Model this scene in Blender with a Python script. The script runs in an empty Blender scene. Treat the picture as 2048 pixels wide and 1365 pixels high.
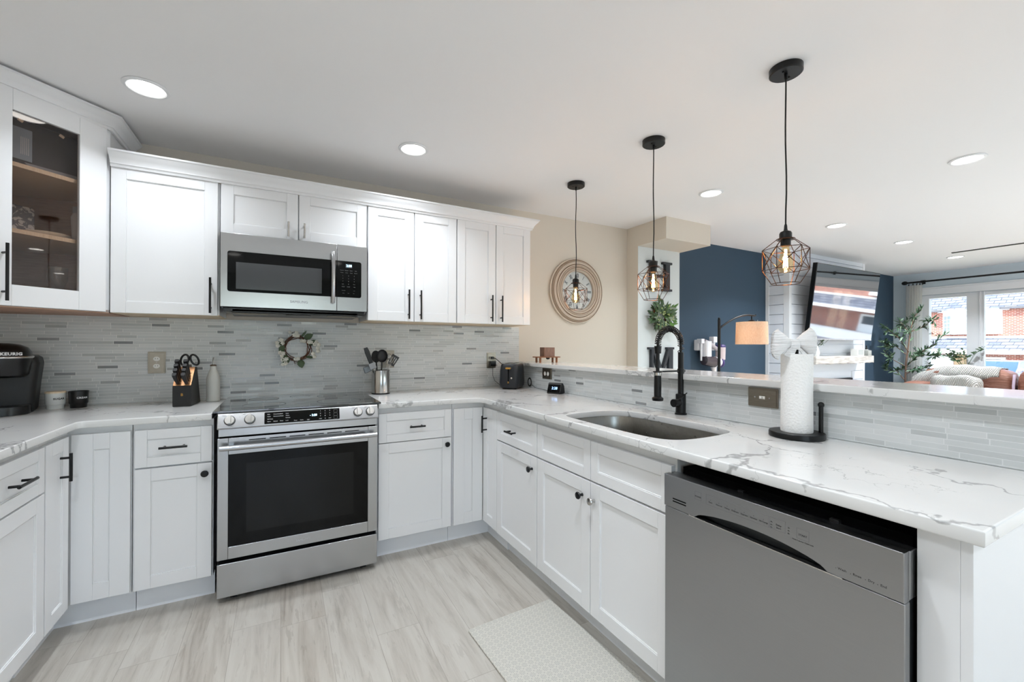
import bpy, bmesh, math, random
from mathutils import Vector, Matrix
random.seed(7)
PI = math.pi
S = bpy.context.scene
COL = S.collection

# ------------------------------------------------------------------ camera
H = 1.243
yaw, pit, rol = math.radians(28.3327), math.radians(.147), math.radians(.2114)
cam_d = bpy.data.cameras.new('camera')
cam = bpy.data.objects.new('camera', cam_d)
COL.objects.link(cam)
Rv = Vector((math.cos(yaw), -math.sin(yaw), 0)); F0 = Vector((math.sin(yaw), math.cos(yaw), 0)); Zv = Vector((0, 0, 1))
Fv = F0 * math.cos(pit) + Zv * math.sin(pit); Uv = -F0 * math.sin(pit) + Zv * math.cos(pit)
R3 = Rv * math.cos(rol) + Uv * math.sin(rol); U3 = -Rv * math.sin(rol) + Uv * math.cos(rol)
M = Matrix((R3, U3, -Fv)).transposed().to_4x4()
M.translation = (0, 0, H)
cam.matrix_world = M
cam_d.sensor_width = 36; cam_d.sensor_fit = 'HORIZONTAL'
cam_d.lens = 853.2756 / 2048 * 36
cam_d.shift_y = 7.36 / 2048
cam_d.clip_start = .02; cam_d.clip_end = 300
S.camera = cam

# ------------------------------------------------------------------ world, sun, exposure
w = bpy.data.worlds.new('sky'); S.world = w; w.use_nodes = True
nt = w.node_tree; nt.nodes.clear()
sky = nt.nodes.new('ShaderNodeTexSky'); sky.sky_type = 'NISHITA'
sky.sun_disc = False; sky.sun_elevation = math.radians(48); sky.sun_rotation = math.radians(250)
sky.air_density = 1.0; sky.dust_density = .6; sky.ozone_density = 1.2
bg = nt.nodes.new('ShaderNodeBackground'); bg.inputs[1].default_value = .68
wo = nt.nodes.new('ShaderNodeOutputWorld')
hs = nt.nodes.new('ShaderNodeHueSaturation'); hs.inputs['Saturation'].default_value = .80; nt.links.new(sky.outputs[0], hs.inputs['Color']); nt.links.new(hs.outputs[0], bg.inputs[0]); nt.links.new(bg.outputs[0], wo.inputs[0])
sun_d = bpy.data.lights.new('sun', 'SUN'); sun_d.energy = 9.0; sun_d.angle = math.radians(.8); sun_d.color = (1, .96, .9)
sun = bpy.data.objects.new('sun', sun_d); COL.objects.link(sun)
sun.rotation_euler = Vector((.50, .50, -.60)).to_track_quat('-Z', 'Y').to_euler()
S.view_settings.view_transform = 'Standard'; S.view_settings.look = 'None'
S.view_settings.exposure = 0.38; S.view_settings.gamma = 1
try: S.view_settings.use_curve_mapping = False
except Exception: pass
S.cycles.max_bounces = 10; S.cycles.diffuse_bounces = 6; S.cycles.glossy_bounces = 5; S.cycles.transmission_bounces = 8
S.cycles.transparent_max_bounces = 12; S.cycles.caustics_reflective = False; S.cycles.caustics_refractive = False
S.cycles.sample_clamp_indirect = 4; S.cycles.use_denoising = True
CAN_W = 7.0          # watts of each recessed ceiling lamp

# ------------------------------------------------------------------ materials
def lin(c):
    return tuple(((x / 255) / 12.92 if x / 255 <= .04045 else ((x / 255 + .055) / 1.055) ** 2.4) for x in c)
MATS = {}
def mat(name, rgb=(200, 200, 200), rough=.5, metal=0, emit=None, es=0, spec=.5, alpha=None, coat=0, trans=0, sheen=0, raw=None):
    if name in MATS: return MATS[name]
    m = bpy.data.materials.new(name); m.use_nodes = True
    b = m.node_tree.nodes['Principled BSDF']
    b.inputs['Base Color'].default_value = (*(raw or lin(rgb)), 1)
    b.inputs['Roughness'].default_value = rough; b.inputs['Metallic'].default_value = metal
    b.inputs['Specular IOR Level'].default_value = spec
    b.inputs['Coat Weight'].default_value = coat
    b.inputs['Transmission Weight'].default_value = trans
    b.inputs['Sheen Weight'].default_value = sheen
    if emit: b.inputs['Emission Color'].default_value = (*lin(emit), 1); b.inputs['Emission Strength'].default_value = es
    MATS[name] = m
    return m
def N(m, t, **k):
    n = m.node_tree.nodes.new(t)
    for a, v in k.items(): setattr(n, a, v)
    return n
def L(m, a, b): m.node_tree.links.new(a, b)
def bsdf(m): return m.node_tree.nodes['Principled BSDF']
def math_n(m, op, a, b=None, c=None):
    n = N(m, 'ShaderNodeMath', operation=op)
    for i, v in enumerate((a, b, c)):
        if v is None: continue
        if isinstance(v, (int, float)): n.inputs[i].default_value = v
        else: L(m, v, n.inputs[i])
    return n.outputs[0]
def coords(m, scale=(1, 1, 1), rot=(0, 0, 0), kind='Object'):
    tc = N(m, 'ShaderNodeTexCoord'); mp = N(m, 'ShaderNodeMapping')
    mp.inputs['Scale'].default_value = scale; mp.inputs['Rotation'].default_value = rot
    L(m, tc.outputs[kind], mp.inputs[0]); return mp.outputs[0]
def noise(m, vec, scale, detail=2, rough=.5, dist=0, dim='3D'):
    n = N(m, 'ShaderNodeTexNoise', noise_dimensions=dim)
    n.inputs['Scale'].default_value = scale; n.inputs['Detail'].default_value = detail
    n.inputs['Roughness'].default_value = rough; n.inputs['Distortion'].default_value = dist
    L(m, vec, n.inputs['Vector']); return n
def ramp(m, fac, stops, interp='LINEAR'):
    r = N(m, 'ShaderNodeValToRGB'); r.color_ramp.interpolation = interp
    e = r.color_ramp.elements
    while len(e) < len(stops): e.new(.5)
    for i, (p, c) in enumerate(stops):
        e[i].position = p; e[i].color = (*lin(c), 1) if len(c) == 3 else c
    L(m, fac, r.inputs[0]); return r.outputs[0]
def bump(m, h, strength=.2, dist=.002):
    b = N(m, 'ShaderNodeBump'); b.inputs['Strength'].default_value = strength; b.inputs['Distance'].default_value = dist
    L(m, h, b.inputs['Height']); L(m, b.outputs[0], bsdf(m).inputs['Normal'])
def mixc(m, f, a, b):
    n = N(m, 'ShaderNodeMix', data_type='RGBA')
    if isinstance(f, (int, float)): n.inputs[0].default_value = f
    else: L(m, f, n.inputs[0])
    for i, v in ((6, a), (7, b)):
        if isinstance(v, tuple): n.inputs[i].default_value = (*lin(v), 1)
        else: L(m, v, n.inputs[i])
    return n.outputs[2]

def plain_noise(name, a, b, scale, rough=.6, bs=.1, bd=.002, stretch=(1, 1, 1), metal=0, spec=.5, detail=4, sheen=0):
    if name in MATS: return MATS[name]
    m = mat(name, a, rough, metal, spec=spec, sheen=sheen)
    n = noise(m, coords(m, stretch), scale, detail)
    L(m, ramp(m, n.outputs[0], [(.3, a), (.7, b)]), bsdf(m).inputs['Base Color'])
    if bs: bump(m, n.outputs[0], bs, bd)
    return m
def wall_paint(name, c):
    m = mat(name, c, .75, spec=.25)
    bump(m, noise(m, coords(m), 260, 2).outputs[0], .06, .0008); return m

m_ceil = wall_paint('ceiling_paint', (242, 242, 243))
m_beige = wall_paint('beige_wall_paint', (214, 206, 193))
m_pale = wall_paint('pale_grey_wall_paint', (212, 218, 218))
m_blue = wall_paint('pale_blue_wall_paint', (205, 217, 224))
m_navy = wall_paint('navy_wall_paint', (58, 76, 92))
m_white = mat('white_lacquer', (229, 230, 231), .32, spec=.45)
m_white2 = mat('white_trim_paint', (232, 234, 236), .4)
m_ship = mat('shiplap_paint', (230, 234, 240), .45)
m_kick = mat('kick_board_paint', (238, 241, 245), .4)
m_ply = plain_noise('maple_plywood', (232, 212, 182), (216, 192, 160), 30, .5, 0, stretch=(1, 12, 1))
m_inside = plain_noise('cabinet_interior_wood', (186, 148, 124), (168, 130, 108), 18, .5, 0, stretch=(1, 1, 8))
m_black = mat('matte_black_metal', (12, 13, 14), .36, metal=.3)
m_blackpl = mat('black_plastic', (9, 9, 10), .28)
m_softblack = mat('soft_black_plastic', (13, 13, 14), .5)
m_chrome = mat('brushed_nickel', (196, 194, 190), .22, 1)
m_glassblk = mat('black_glass', (5, 6, 6), .05, spec=.2)
m_cook = mat('cooktop_glass', (22, 23, 24), .07, spec=1.0, coat=.6)
m_void = mat('dark_gap', (6, 6, 7), .8, spec=.1)
m_whitepl = mat('white_plastic', (236, 235, 230), .35)
m_leg = plain_noise('acacia_wood', (160, 104, 66), (120, 74, 46), 22, .45, .05, stretch=(6, 1, 1))
m_gold = mat('gold_print', (205, 158, 84), .3, 1)
m_txtw = mat('white_print', (225, 226, 228), .5)
m_txtg = mat('grey_print', (120, 121, 123), .5)
m_txtk = mat('dark_print', (38, 39, 41), .5)
m_led = mat('led_digits', (190, 230, 255), .4, emit=(190, 232, 255), es=4)
m_disc = mat('recessed_lamp_lens', (255, 255, 255), .4, emit=(255, 252, 246), es=9)

def steel(name, a, b, rough, stretch):
    m = mat(name, a, rough, 1)
    n = noise(m, coords(m, stretch), 60, 3, .6)
    L(m, ramp(m, n.outputs[0], [(.25, a), (.75, b)]), bsdf(m).inputs['Base Color'])
    r = N(m, 'ShaderNodeMapRange'); r.inputs['To Min'].default_value = rough - .02; r.inputs['To Max'].default_value = rough + .02
    L(m, n.outputs[0], r.inputs['Value']); L(m, r.outputs[0], bsdf(m).inputs['Roughness'])
    bsdf(m).inputs['Anisotropic'].default_value = .5
    return m
m_steel = steel('brushed_steel', (180, 181, 183), (186, 187, 188), .25, (.15, .15, 16))
m_steel_d = steel('brushed_steel_dishwasher', (156, 158, 160), (161, 162, 164), .30, (.15, .15, 18))
m_steel_s = steel('sink_steel', (150, 148, 144), (168, 166, 160), .28, (14, .5, .5))

# quartz with crack-like grey veins
m_quartz = mat('white_quartz', (240, 239, 236), .12, spec=.5)
v = coords(m_quartz)
n1 = noise(m_quartz, v, 2.3, 5, .6)
vm = N(m_quartz, 'ShaderNodeVectorMath', operation='MULTIPLY_ADD'); L(m_quartz, n1.outputs['Color'], vm.inputs[0]); vm.inputs[1].default_value = (.62, .62, .62); L(m_quartz, v, vm.inputs[2])
n1b = noise(m_quartz, v, 17, 4, .65)
vm2 = N(m_quartz, 'ShaderNodeVectorMath', operation='MULTIPLY_ADD'); L(m_quartz, n1b.outputs['Color'], vm2.inputs[0]); vm2.inputs[1].default_value = (.05, .05, .05); L(m_quartz, vm.outputs[0], vm2.inputs[2])
def vein(scale, width, strength, maskscale, lo, hi):
    vo = N(m_quartz, 'ShaderNodeTexVoronoi', feature='DISTANCE_TO_EDGE'); vo.inputs['Scale'].default_value = scale
    L(m_quartz, vm2.outputs[0], vo.inputs['Vector'])
    wn = noise(m_quartz, v, maskscale, 3)
    mr = N(m_quartz, 'ShaderNodeMapRange'); L(m_quartz, wn.outputs[0], mr.inputs['Value'])
    mr.inputs['From Min'].default_value = lo; mr.inputs['From Max'].default_value = hi; mr.inputs['To Min'].default_value = 0; mr.inputs['To Max'].default_value = 1
    wd = math_n(m_quartz, 'MULTIPLY', mr.outputs[0], width)
    wd = math_n(m_quartz, 'ADD', wd, .0001)
    q = math_n(m_quartz, 'DIVIDE', vo.outputs['Distance'], wd)
    q = math_n(m_quartz, 'SUBTRACT', 1.0, q)
    q = math_n(m_quartz, 'MAXIMUM', q, 0.0)
    q = math_n(m_quartz, 'POWER', q, .45)
    return math_n(m_quartz, 'MULTIPLY', q, strength)
ve = math_n(m_quartz, 'MAXIMUM', vein(2.1, .030, .75, 3.1, .40, .66), vein(4.6, .012, .5, 4.3, .46, .7))
cl = noise(m_quartz, v, 3.0, 4, .6)
basec = ramp(m_quartz, cl.outputs[0], [(.3, (221, 220, 218)), (.62, (216, 217, 216)), (.85, (206, 208, 208))])
L(m_quartz, mixc(m_quartz, ve, basec, (138, 138, 138)), bsdf(m_quartz).inputs['Base Color'])

# linear mosaic tile; u axis is x or y
def tile_mat(name, axis, phase, grout=(232, 233, 231)):
    m = mat(name, (200, 204, 204), .16, spec=.5)
    sx = N(m, 'ShaderNodeSeparateXYZ'); tc = N(m, 'ShaderNodeTexCoord'); L(m, tc.outputs['Object'], sx.inputs[0])
    u = sx.outputs[axis]; z = sx.outputs['Z']
    rh, cw = .0168, .1
    zr = math_n(m, 'DIVIDE', math_n(m, 'ADD', z, phase), rh)
    row = math_n(m, 'FLOOR', zr); rf = math_n(m, 'SUBTRACT', zr, row)
    wn = N(m, 'ShaderNodeTexWhiteNoise', noise_dimensions='1D'); L(m, row, wn.inputs['W'])
    off = math_n(m, 'MULTIPLY', wn.outputs['Value'], 3.17)
    sc = N(m, 'ShaderNodeSeparateColor'); L(m, wn.outputs['Color'], sc.inputs[0])
    uu = math_n(m, 'ADD', math_n(m, 'DIVIDE', u, cw), off)
    # big cells of two lengths: cell of 3 units split 1 + 2 at random
    big = math_n(m, 'DIVIDE', uu, 2.6)
    bi = math_n(m, 'FLOOR', big); bf = math_n(m, 'SUBTRACT', big, bi)
    cv = N(m, 'ShaderNodeCombineXYZ'); L(m, bi, cv.inputs[0]); L(m, row, cv.inputs[1])
    wn2 = N(m, 'ShaderNodeTexWhiteNoise', noise_dimensions='2D'); L(m, cv.outputs[0], wn2.inputs['Vector'])
    split = math_n(m, 'ADD', math_n(m, 'MULTIPLY', math_n(m, 'GREATER_THAN', wn2.outputs['Value'], .5), .34), .33)
    second = math_n(m, 'GREATER_THAN', bf, split)
    cv2 = N(m, 'ShaderNodeCombineXYZ'); L(m, math_n(m, 'ADD', math_n(m, 'MULTIPLY', bi, 2), second), cv2.inputs[0]); L(m, row, cv2.inputs[1]); cv2.inputs[2].default_value = 5.5
    wn3 = N(m, 'ShaderNodeTexWhiteNoise', noise_dimensions='3D'); L(m, cv2.outputs[0], wn3.inputs['Vector'])
    # short piece? (only short pieces are dark)
    longd = math_n(m, 'ABSOLUTE', math_n(m, 'SUBTRACT', second, split))      # <.5 : piece is short/long
    shortp = math_n(m, 'LESS_THAN', math_n(m, 'ABSOLUTE', math_n(m, 'SUBTRACT', math_n(m, 'SUBTRACT', 1.0, second), math_n(m, 'LESS_THAN', split, .5))), .5)
    val = math_n(m, 'ADD', wn3.outputs['Value'], math_n(m, 'MULTIPLY', math_n(m, 'SUBTRACT', shortp, 1.0), .17))
    c = ramp(m, val, [(0, (198, 202, 202)), (.30, (206, 209, 209)), (.55, (194, 198, 198)), (.72, (184, 188, 188)), (.86, (164, 166, 166)), (.94, (128, 131, 133))], 'CONSTANT')
    # grout
    g1 = math_n(m, 'LESS_THAN', rf, .11)
    e0 = math_n(m, 'LESS_THAN', bf, .009); e1 = math_n(m, 'LESS_THAN', math_n(m, 'ABSOLUTE', math_n(m, 'SUBTRACT', bf, split)), .005)
    g = math_n(m, 'MAXIMUM', g1, math_n(m, 'MAXIMUM', e0, e1))
    st = noise(m, coords(m, (3, 3, 40)), 30, 3)
    c2 = mixc(m, math_n(m, 'MULTIPLY', math_n(m, 'GREATER_THAN', sc.outputs[1], .5), math_n(m, 'MULTIPLY', st.outputs[0], .25)), c, (238, 238, 236))
    L(m, mixc(m, g, c2, grout), bsdf(m).inputs['Base Color'])
    rr = N(m, 'ShaderNodeSeparateColor'); L(m, wn3.outputs['Color'], rr.inputs[0])
    ro = math_n(m, 'ADD', math_n(m, 'MULTIPLY', rr.outputs[1], .3), .08)
    L(m, math_n(m, 'MAXIMUM', ro, math_n(m, 'MULTIPLY', g, .7)), bsdf(m).inputs['Roughness'])
    bump(m, math_n(m, 'SUBTRACT', 1.0, g), .35, .001)
    return m
m_tile = tile_mat('linear_glass_tile', 'X', 0.0)
m_tile_y = tile_mat('linear_glass_tile_bar', 'Y', .006, (218, 220, 220))

# oak plank floor, boards run along y
m_floor = mat('greyed_oak_plank', (200, 194, 184), .38, spec=.4)
sx = N(m_floor, 'ShaderNodeSeparateXYZ'); tc = N(m_floor, 'ShaderNodeTexCoord'); L(m_floor, tc.outputs['Object'], sx.inputs[0])
px_ = math_n(m_floor, 'DIVIDE', sx.outputs[0], .182); pi_ = math_n(m_floor, 'FLOOR', px_); pf_ = math_n(m_floor, 'SUBTRACT', px_, pi_)
wn = N(m_floor, 'ShaderNodeTexWhiteNoise', noise_dimensions='1D'); L(m_floor, pi_, wn.inputs['W'])
py_ = math_n(m_floor, 'ADD', math_n(m_floor, 'DIVIDE', sx.outputs[1], 1.22), math_n(m_floor, 'MULTIPLY', wn.outputs[0], 7.3))
pj_ = math_n(m_floor, 'FLOOR', py_); pg_ = math_n(m_floor, 'SUBTRACT', py_, pj_)
cb = N(m_floor, 'ShaderNodeCombineXYZ'); L(m_floor, pi_, cb.inputs[0]); L(m_floor, pj_, cb.inputs[1])
wn2 = N(m_floor, 'ShaderNodeTexWhiteNoise', noise_dimensions='2D'); L(m_floor, cb.outputs[0], wn2.inputs['Vector'])
gv = N(m_floor, 'ShaderNodeVectorMath', operation='MULTIPLY_ADD'); L(m_floor, wn2.outputs['Color'], gv.inputs[0]); gv.inputs[1].default_value = (20, 20, 20)
gm = coords(m_floor, (12, 1.1, 1)); L(m_floor, gm, gv.inputs[2])
g1 = noise(m_floor, gv.outputs[0], 1.6, 6, .62, .6); g2 = noise(m_floor, gv.outputs[0], 5.5, 4, .6, .25)
gb = coords(m_floor, (60, 3, 1)); g3 = noise(m_floor, gb, 3, 3, .6)
c = ramp(m_floor, g1.outputs[0], [(.28, (136, 128, 118)), (.42, (170, 163, 153)), (.56, (186, 181, 172)), (.8, (198, 194, 186))])
c = mixc(m_floor, math_n(m_floor, 'MULTIPLY', math_n(m_floor, 'GREATER_THAN', g2.outputs[0], .60), .38), c, (142, 134, 124))
c = mixc(m_floor, math_n(m_floor, 'MULTIPLY', g3.outputs[0], .28), c, (168, 161, 151))
c = mixc(m_floor, math_n(m_floor, 'MULTIPLY', wn2.outputs[0], .34), c, (198, 195, 188))
ed = math_n(m_floor, 'MAXIMUM', math_n(m_floor, 'LESS_THAN', pf_, .010), math_n(m_floor, 'LESS_THAN', pg_, .0016))
c = mixc(m_floor, math_n(m_floor, 'MULTIPLY', ed, .55), c, (120, 112, 102))
L(m_floor, c, bsdf(m_floor).inputs['Base Color'])
bump(m_floor, math_n(m_floor, 'ADD', math_n(m_floor, 'MULTIPLY', g3.outputs[0], .3), math_n(m_floor, 'SUBTRACT', 1.0, ed)), .12, .0015)

# thin clear pane (same to every ray)
def pane_mat(name, tint, refl=.06, rgh=.02):
    m = bpy.data.materials.new(name); m.use_nodes = True; t = m.node_tree; t.nodes.clear()
    o = N(m, 'ShaderNodeOutputMaterial'); mx = N(m, 'ShaderNodeMixShader'); tr = N(m, 'ShaderNodeBsdfTransparent'); gl = N(m, 'ShaderNodeBsdfGlossy')
    tr.inputs[0].default_value = (*tint, 1); gl.inputs['Roughness'].default_value = rgh
    lw = N(m, 'ShaderNodeLayerWeight'); lw.inputs[0].default_value = .5
    L(m, math_n(m, 'ADD', math_n(m, 'MULTIPLY', math_n(m, 'POWER', lw.outputs['Facing'], 5.0), .9), refl), mx.inputs[0])
    L(m, tr.outputs[0], mx.inputs[1]); L(m, gl.outputs[0], mx.inputs[2]); L(m, mx.outputs[0], o.inputs[0])
    MATS[name] = m; return m
m_pane = pane_mat('window_glass', (.97, .985, .98), .05)
m_cabglass = pane_mat('tinted_cabinet_glass', (.82, .78, .76), .045)
m_bulb = pane_mat('amber_bulb_glass', (1.0, .86, .62), .05)
m_clear = pane_mat('clear_glass', (.93, .95, .95), .06)
m_sheer = bpy.data.materials.new('sheer_curtain'); m_sheer.use_nodes = True; m_sheer.node_tree.nodes.clear()
_o = N(m_sheer, 'ShaderNodeOutputMaterial'); _m = N(m_sheer, 'ShaderNodeMixShader'); _t = N(m_sheer, 'ShaderNodeBsdfTransparent')
_m2 = N(m_sheer, 'ShaderNodeMixShader'); _d = N(m_sheer, 'ShaderNodeBsdfDiffuse'); _l = N(m_sheer, 'ShaderNodeBsdfTranslucent')
_d.inputs[0].default_value = (.86, .85, .82, 1); _l.inputs[0].default_value = (.86, .85, .82, 1); _m.inputs[0].default_value = .88; _m2.inputs[0].default_value = .6
L(m_sheer, _d.outputs[0], _m2.inputs[1]); L(m_sheer, _l.outputs[0], _m2.inputs[2]); L(m_sheer, _t.outputs[0], _m.inputs[1]); L(m_sheer, _m2.outputs[0], _m.inputs[2]); L(m_sheer, _m.outputs[0], _o.inputs[0])

# ------------------------------------------------------------------ mesh helpers
class MB:
    def __init__(s): s.v = []; s.f = []; s.m = Matrix.Identity(4)
    def _add(s, vs, fs):
        o = len(s.v); s.v += [tuple(s.m @ Vector(p)) for p in vs]; s.f += [tuple(i + o for i in f) for f in fs]; return s
    def box(s, x0, y0, z0, x1, y1, z1):
        x0, x1 = sorted((x0, x1)); y0, y1 = sorted((y0, y1)); z0, z1 = sorted((z0, z1))
        return s._add([(x0, y0, z0), (x1, y0, z0), (x1, y1, z0), (x0, y1, z0), (x0, y0, z1), (x1, y0, z1), (x1, y1, z1), (x0, y1, z1)],
                      [(0, 3, 2, 1), (4, 5, 6, 7), (0, 1, 5, 4), (1, 2, 6, 5), (2, 3, 7, 6), (3, 0, 4, 7)])
    def loft(s, rings, caps=True, closed=True):
        n = len(rings[0]); vs = [p for r in rings for p in r]; fs = []
        for a in range(len(rings) - 1):
            for i in range(n if closed else n - 1):
                j = (i + 1) % n; fs.append((a * n + i, a * n + j, (a + 1) * n + j, (a + 1) * n + i))
        if caps: fs.append(tuple(range(n - 1, -1, -1))); fs.append(tuple((len(rings) - 1) * n + i for i in range(n)))
        return s._add(vs, fs)
    def tube(s, pts, r, n=10, caps=True):
        pts = [Vector(p) for p in pts]; rings = []; up = None
        for i, p in enumerate(pts):
            t = (pts[min(i + 1, len(pts) - 1)] - pts[max(i - 1, 0)]).normalized()
            if up is None: up = t.orthogonal().normalized()
            up = (up - t * up.dot(t)); up = up.normalized() if up.length > 1e-6 else t.orthogonal().normalized()
            b = t.cross(up); rr = r[i] if isinstance(r, (list, tuple)) else r
            rings.append([tuple(p + (up * math.cos(2 * PI * k / n) + b * math.sin(2 * PI * k / n)) * rr) for k in range(n)])
        return s.loft(rings, caps)
    def cyl(s, p0, p1, r0, r1=None, n=24): return s.tube([p0, p1], [r0, r0 if r1 is None else r1], n)
    def lathe(s, prof, c=(0, 0, 0), n=32, axis='z', caps=True):
        rings = []
        for r, h in prof:
            ring = []
            for k in range(n):
                a = 2 * PI * k / n; x, y = r * math.cos(a), r * math.sin(a)
                p = (x, y, h) if axis == 'z' else ((x, -h, y) if axis == 'y' else (h, x, y))
                ring.append((p[0] + c[0], p[1] + c[1], p[2] + c[2]))
            rings.append(ring)
        return s.loft(rings, caps)
    def prism(s, poly, z0, z1, plane='xy'):
        def P(a, b, h): return (a, b, h) if plane == 'xy' else ((a, h, b) if plane == 'xz' else (h, a, b))
        return s.loft([[P(a, b, z0) for a, b in poly], [P(a, b, z1) for a, b in poly]])
    def ball(s, c, r, n=14, sc=(1, 1, 1)):
        k = n // 2
        rings = [[(c[0] + r * sc[0] * math.sin(PI * i / k) * math.cos(2 * PI * j / n), c[1] + r * sc[1] * math.sin(PI * i / k) * math.sin(2 * PI * j / n), c[2] + r * sc[2] * math.cos(PI * i / k)) for j in range(n)] for i in [.02] + list(range(1, k)) + [k - .02]]
        return s.loft(rings)
    def torus(s, c, R, r, n=28, k=8, axis='z', sc=(1, 1)):
        pts = []
        for i in range(n):
            a = 2 * PI * i / n; pts.append((R * sc[0] * math.cos(a), R * sc[1] * math.sin(a)))
        rings = []
        for i in range(n):
            a = 2 * PI * i / n; ring = []
            for j in range(k):
                b = 2 * PI * j / k; x = (R + r * math.cos(b)) * math.cos(a) * sc[0]; y = (R + r * math.cos(b)) * math.sin(a) * sc[1]; z = r * math.sin(b)
                p = (x, y, z) if axis == 'z' else ((x, z, y) if axis == 'y' else (z, x, y))
                ring.append((p[0] + c[0], p[1] + c[1], p[2] + c[2]))
            rings.append(ring)
        rings.append(rings[0]); return s.loft(rings, False)
    def quad(s, a, b, c, d): return s._add([a, b, c, d], [(0, 1, 2, 3)])
    def leaf(s, base, d, up, ln, wd, bend=.15, fold=.25):
        d = Vector(d).normalized(); up = Vector(up); sd = d.cross(up)
        sd = sd.normalized() if sd.length > 1e-5 else d.orthogonal().normalized(); nn = sd.cross(d)
        vs = []; base = Vector(base)
        for t, wv in ((0, .12), (.25, .8), (.55, 1), (.8, .62), (1, .04)):
            c = base + d * ln * t - nn * bend * ln * t * t
            for k in (-1, 0, 1): vs.append(tuple(c + sd * k * wd * .5 * wv + nn * abs(k) * fold * wd * .5 * wv))
        fs = []
        for i in range(4):
            for k in range(2): a = i * 3 + k; fs.append((a, a + 1, a + 4, a + 3))
        return s._add(vs, fs)
    def build(s, name, m, parent=None, bevel=0, smooth=True, seg=2, angle=35, loc=None):
        me = bpy.data.meshes.new(name); me.from_pydata(s.v, [], s.f); me.update()
        bm = bmesh.new(); bm.from_mesh(me)
        if s.f and not getattr(s, 'open', False): bmesh.ops.recalc_face_normals(bm, faces=bm.faces)
        bm.to_mesh(me); bm.free()
        return link(name, me, m, parent, bevel, smooth, seg, angle, loc)
def link(name, me, m, parent=None, bevel=0, smooth=True, seg=2, angle=35, loc=None):
    me.materials.clear(); me.materials.append(m)
    if smooth:
        me.shade_smooth(); me.set_sharp_from_angle(angle=math.radians(angle))
    o = bpy.data.objects.new(name, me); COL.objects.link(o)
    if parent: o.parent = parent
    if loc: o.location = loc
    if bevel:
        b = o.modifiers.new('bevel', 'BEVEL'); b.width = bevel; b.segments = seg; b.limit_method = 'ANGLE'; b.angle_limit = math.radians(40); b.harden_normals = True
    return o
def thing(name, label, cat, loc=(0, 0, 0), rz=0, group=None):
    o = bpy.data.objects.new(name, None); COL.objects.link(o); o.empty_display_size = .05
    o.location = loc; o.rotation_euler = (0, 0, math.radians(rz)); return tag(o, label, cat, group)
def tag(o, label, cat, group=None, kind=None):
    if label: o['label'] = label
    if cat: o['category'] = cat
    if group: o['group'] = group
    if kind: o['kind'] = kind
    return o
def struct(o, label=None): o['kind'] = 'structure'; return o
def lamp(name, kind, loc, energy, color, parent=None, rot=(0, 0, 0), **k):
    d = bpy.data.lights.new(name, kind); d.energy = energy; d.color = color
    for a, v in k.items(): setattr(d, a, v)
    o = bpy.data.objects.new(name, d); COL.objects.link(o); o.location = loc; o.rotation_euler = rot
    if parent: o.parent = parent
    return o
def rrect(x0, y0, x1, y1, r, n=6):
    pts = []
    for cx, cy, a0 in ((x1 - r, y1 - r, 0), (x0 + r, y1 - r, 90), (x0 + r, y0 + r, 180), (x1 - r, y0 + r, 270)):
        for i in range(n + 1):
            a = math.radians(a0 + 90 * i / n); pts.append((cx + r * math.cos(a), cy + r * math.sin(a)))
    return pts
def plate(loops, t, bev=0, mtx=None):
    """flat shape with holes in local xy, thickness along z 0..t; returns a mesh"""
    cu = bpy.data.curves.new('c', 'CURVE'); cu.dimensions = '2D'; cu.fill_mode = 'BOTH'; cu.extrude = t / 2 - bev
    cu.bevel_depth = bev; cu.bevel_resolution = 2; cu.offset = -bev
    for lp in loops:
        sp = cu.splines.new('POLY'); sp.points.add(len(lp) - 1); sp.use_cyclic_u = True
        for i, p in enumerate(lp): sp.points[i].co = (p[0], p[1], 0, 1)
    ob = bpy.data.objects.new('c', cu); COL.objects.link(ob)
    me = bpy.data.meshes.new_from_object(ob); bpy.data.objects.remove(ob); bpy.data.curves.remove(cu)
    me.transform(Matrix.Translation((0, 0, t / 2)))
    if mtx: me.transform(mtx)
    return me
XZ = Matrix(((1, 0, 0, 0), (0, 0, 1, 0), (0, 1, 0, 0), (0, 0, 0, 1)))       # (x,y,z)->(x, z, y): plate's z becomes +y
def flip(me): me.flip_normals(); return me
FONT_SHEAR = 0
def text_mesh(items, depth=.0006, face=None):
    """items: (string, x, z, size, align) -> one mesh in the xz plane facing -y at y=0"""
    bmj = bmesh.new()
    for it in items:
        s_, x, z, size = it[:4]; al = it[4] if len(it) > 4 else 'CENTER'
        cu = bpy.data.curves.new('t', 'FONT'); cu.body = s_; cu.size = size; cu.align_x = al; cu.align_y = 'CENTER'; cu.extrude = depth / 2
        cu.resolution_u = 2; cu.shear = FONT_SHEAR
        if len(it) > 5: cu.space_character = it[5]
        if len(it) > 6: cu.offset = it[6]
        ob = bpy.data.objects.new('t', cu); COL.objects.link(ob)
        me = bpy.data.meshes.new_from_object(ob); bpy.data.objects.remove(ob); bpy.data.curves.remove(cu)
        me.transform(Matrix.Translation((x, -depth / 2, z)) @ Matrix.Rotation(PI / 2, 4, 'X'))
        bmj.from_mesh(me); bpy.data.meshes.remove(me)
    me = bpy.data.meshes.new('text'); bmj.to_mesh(me); bmj.free(); return me
def text(name, items, m, parent, y=0, mtx=None, depth=.0006):
    me = text_mesh(items, depth); me.transform(Matrix.Translation((0, y, 0)))
    if mtx: me.transform(mtx)
    return link(name, me, m, parent, smooth=False)
def copy_tree(o, parent=None):
    c = o.copy(); COL.objects.link(c)
    if parent: c.parent = parent
    for ch in list(o.children): copy_tree(ch, c)
    return c
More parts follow.
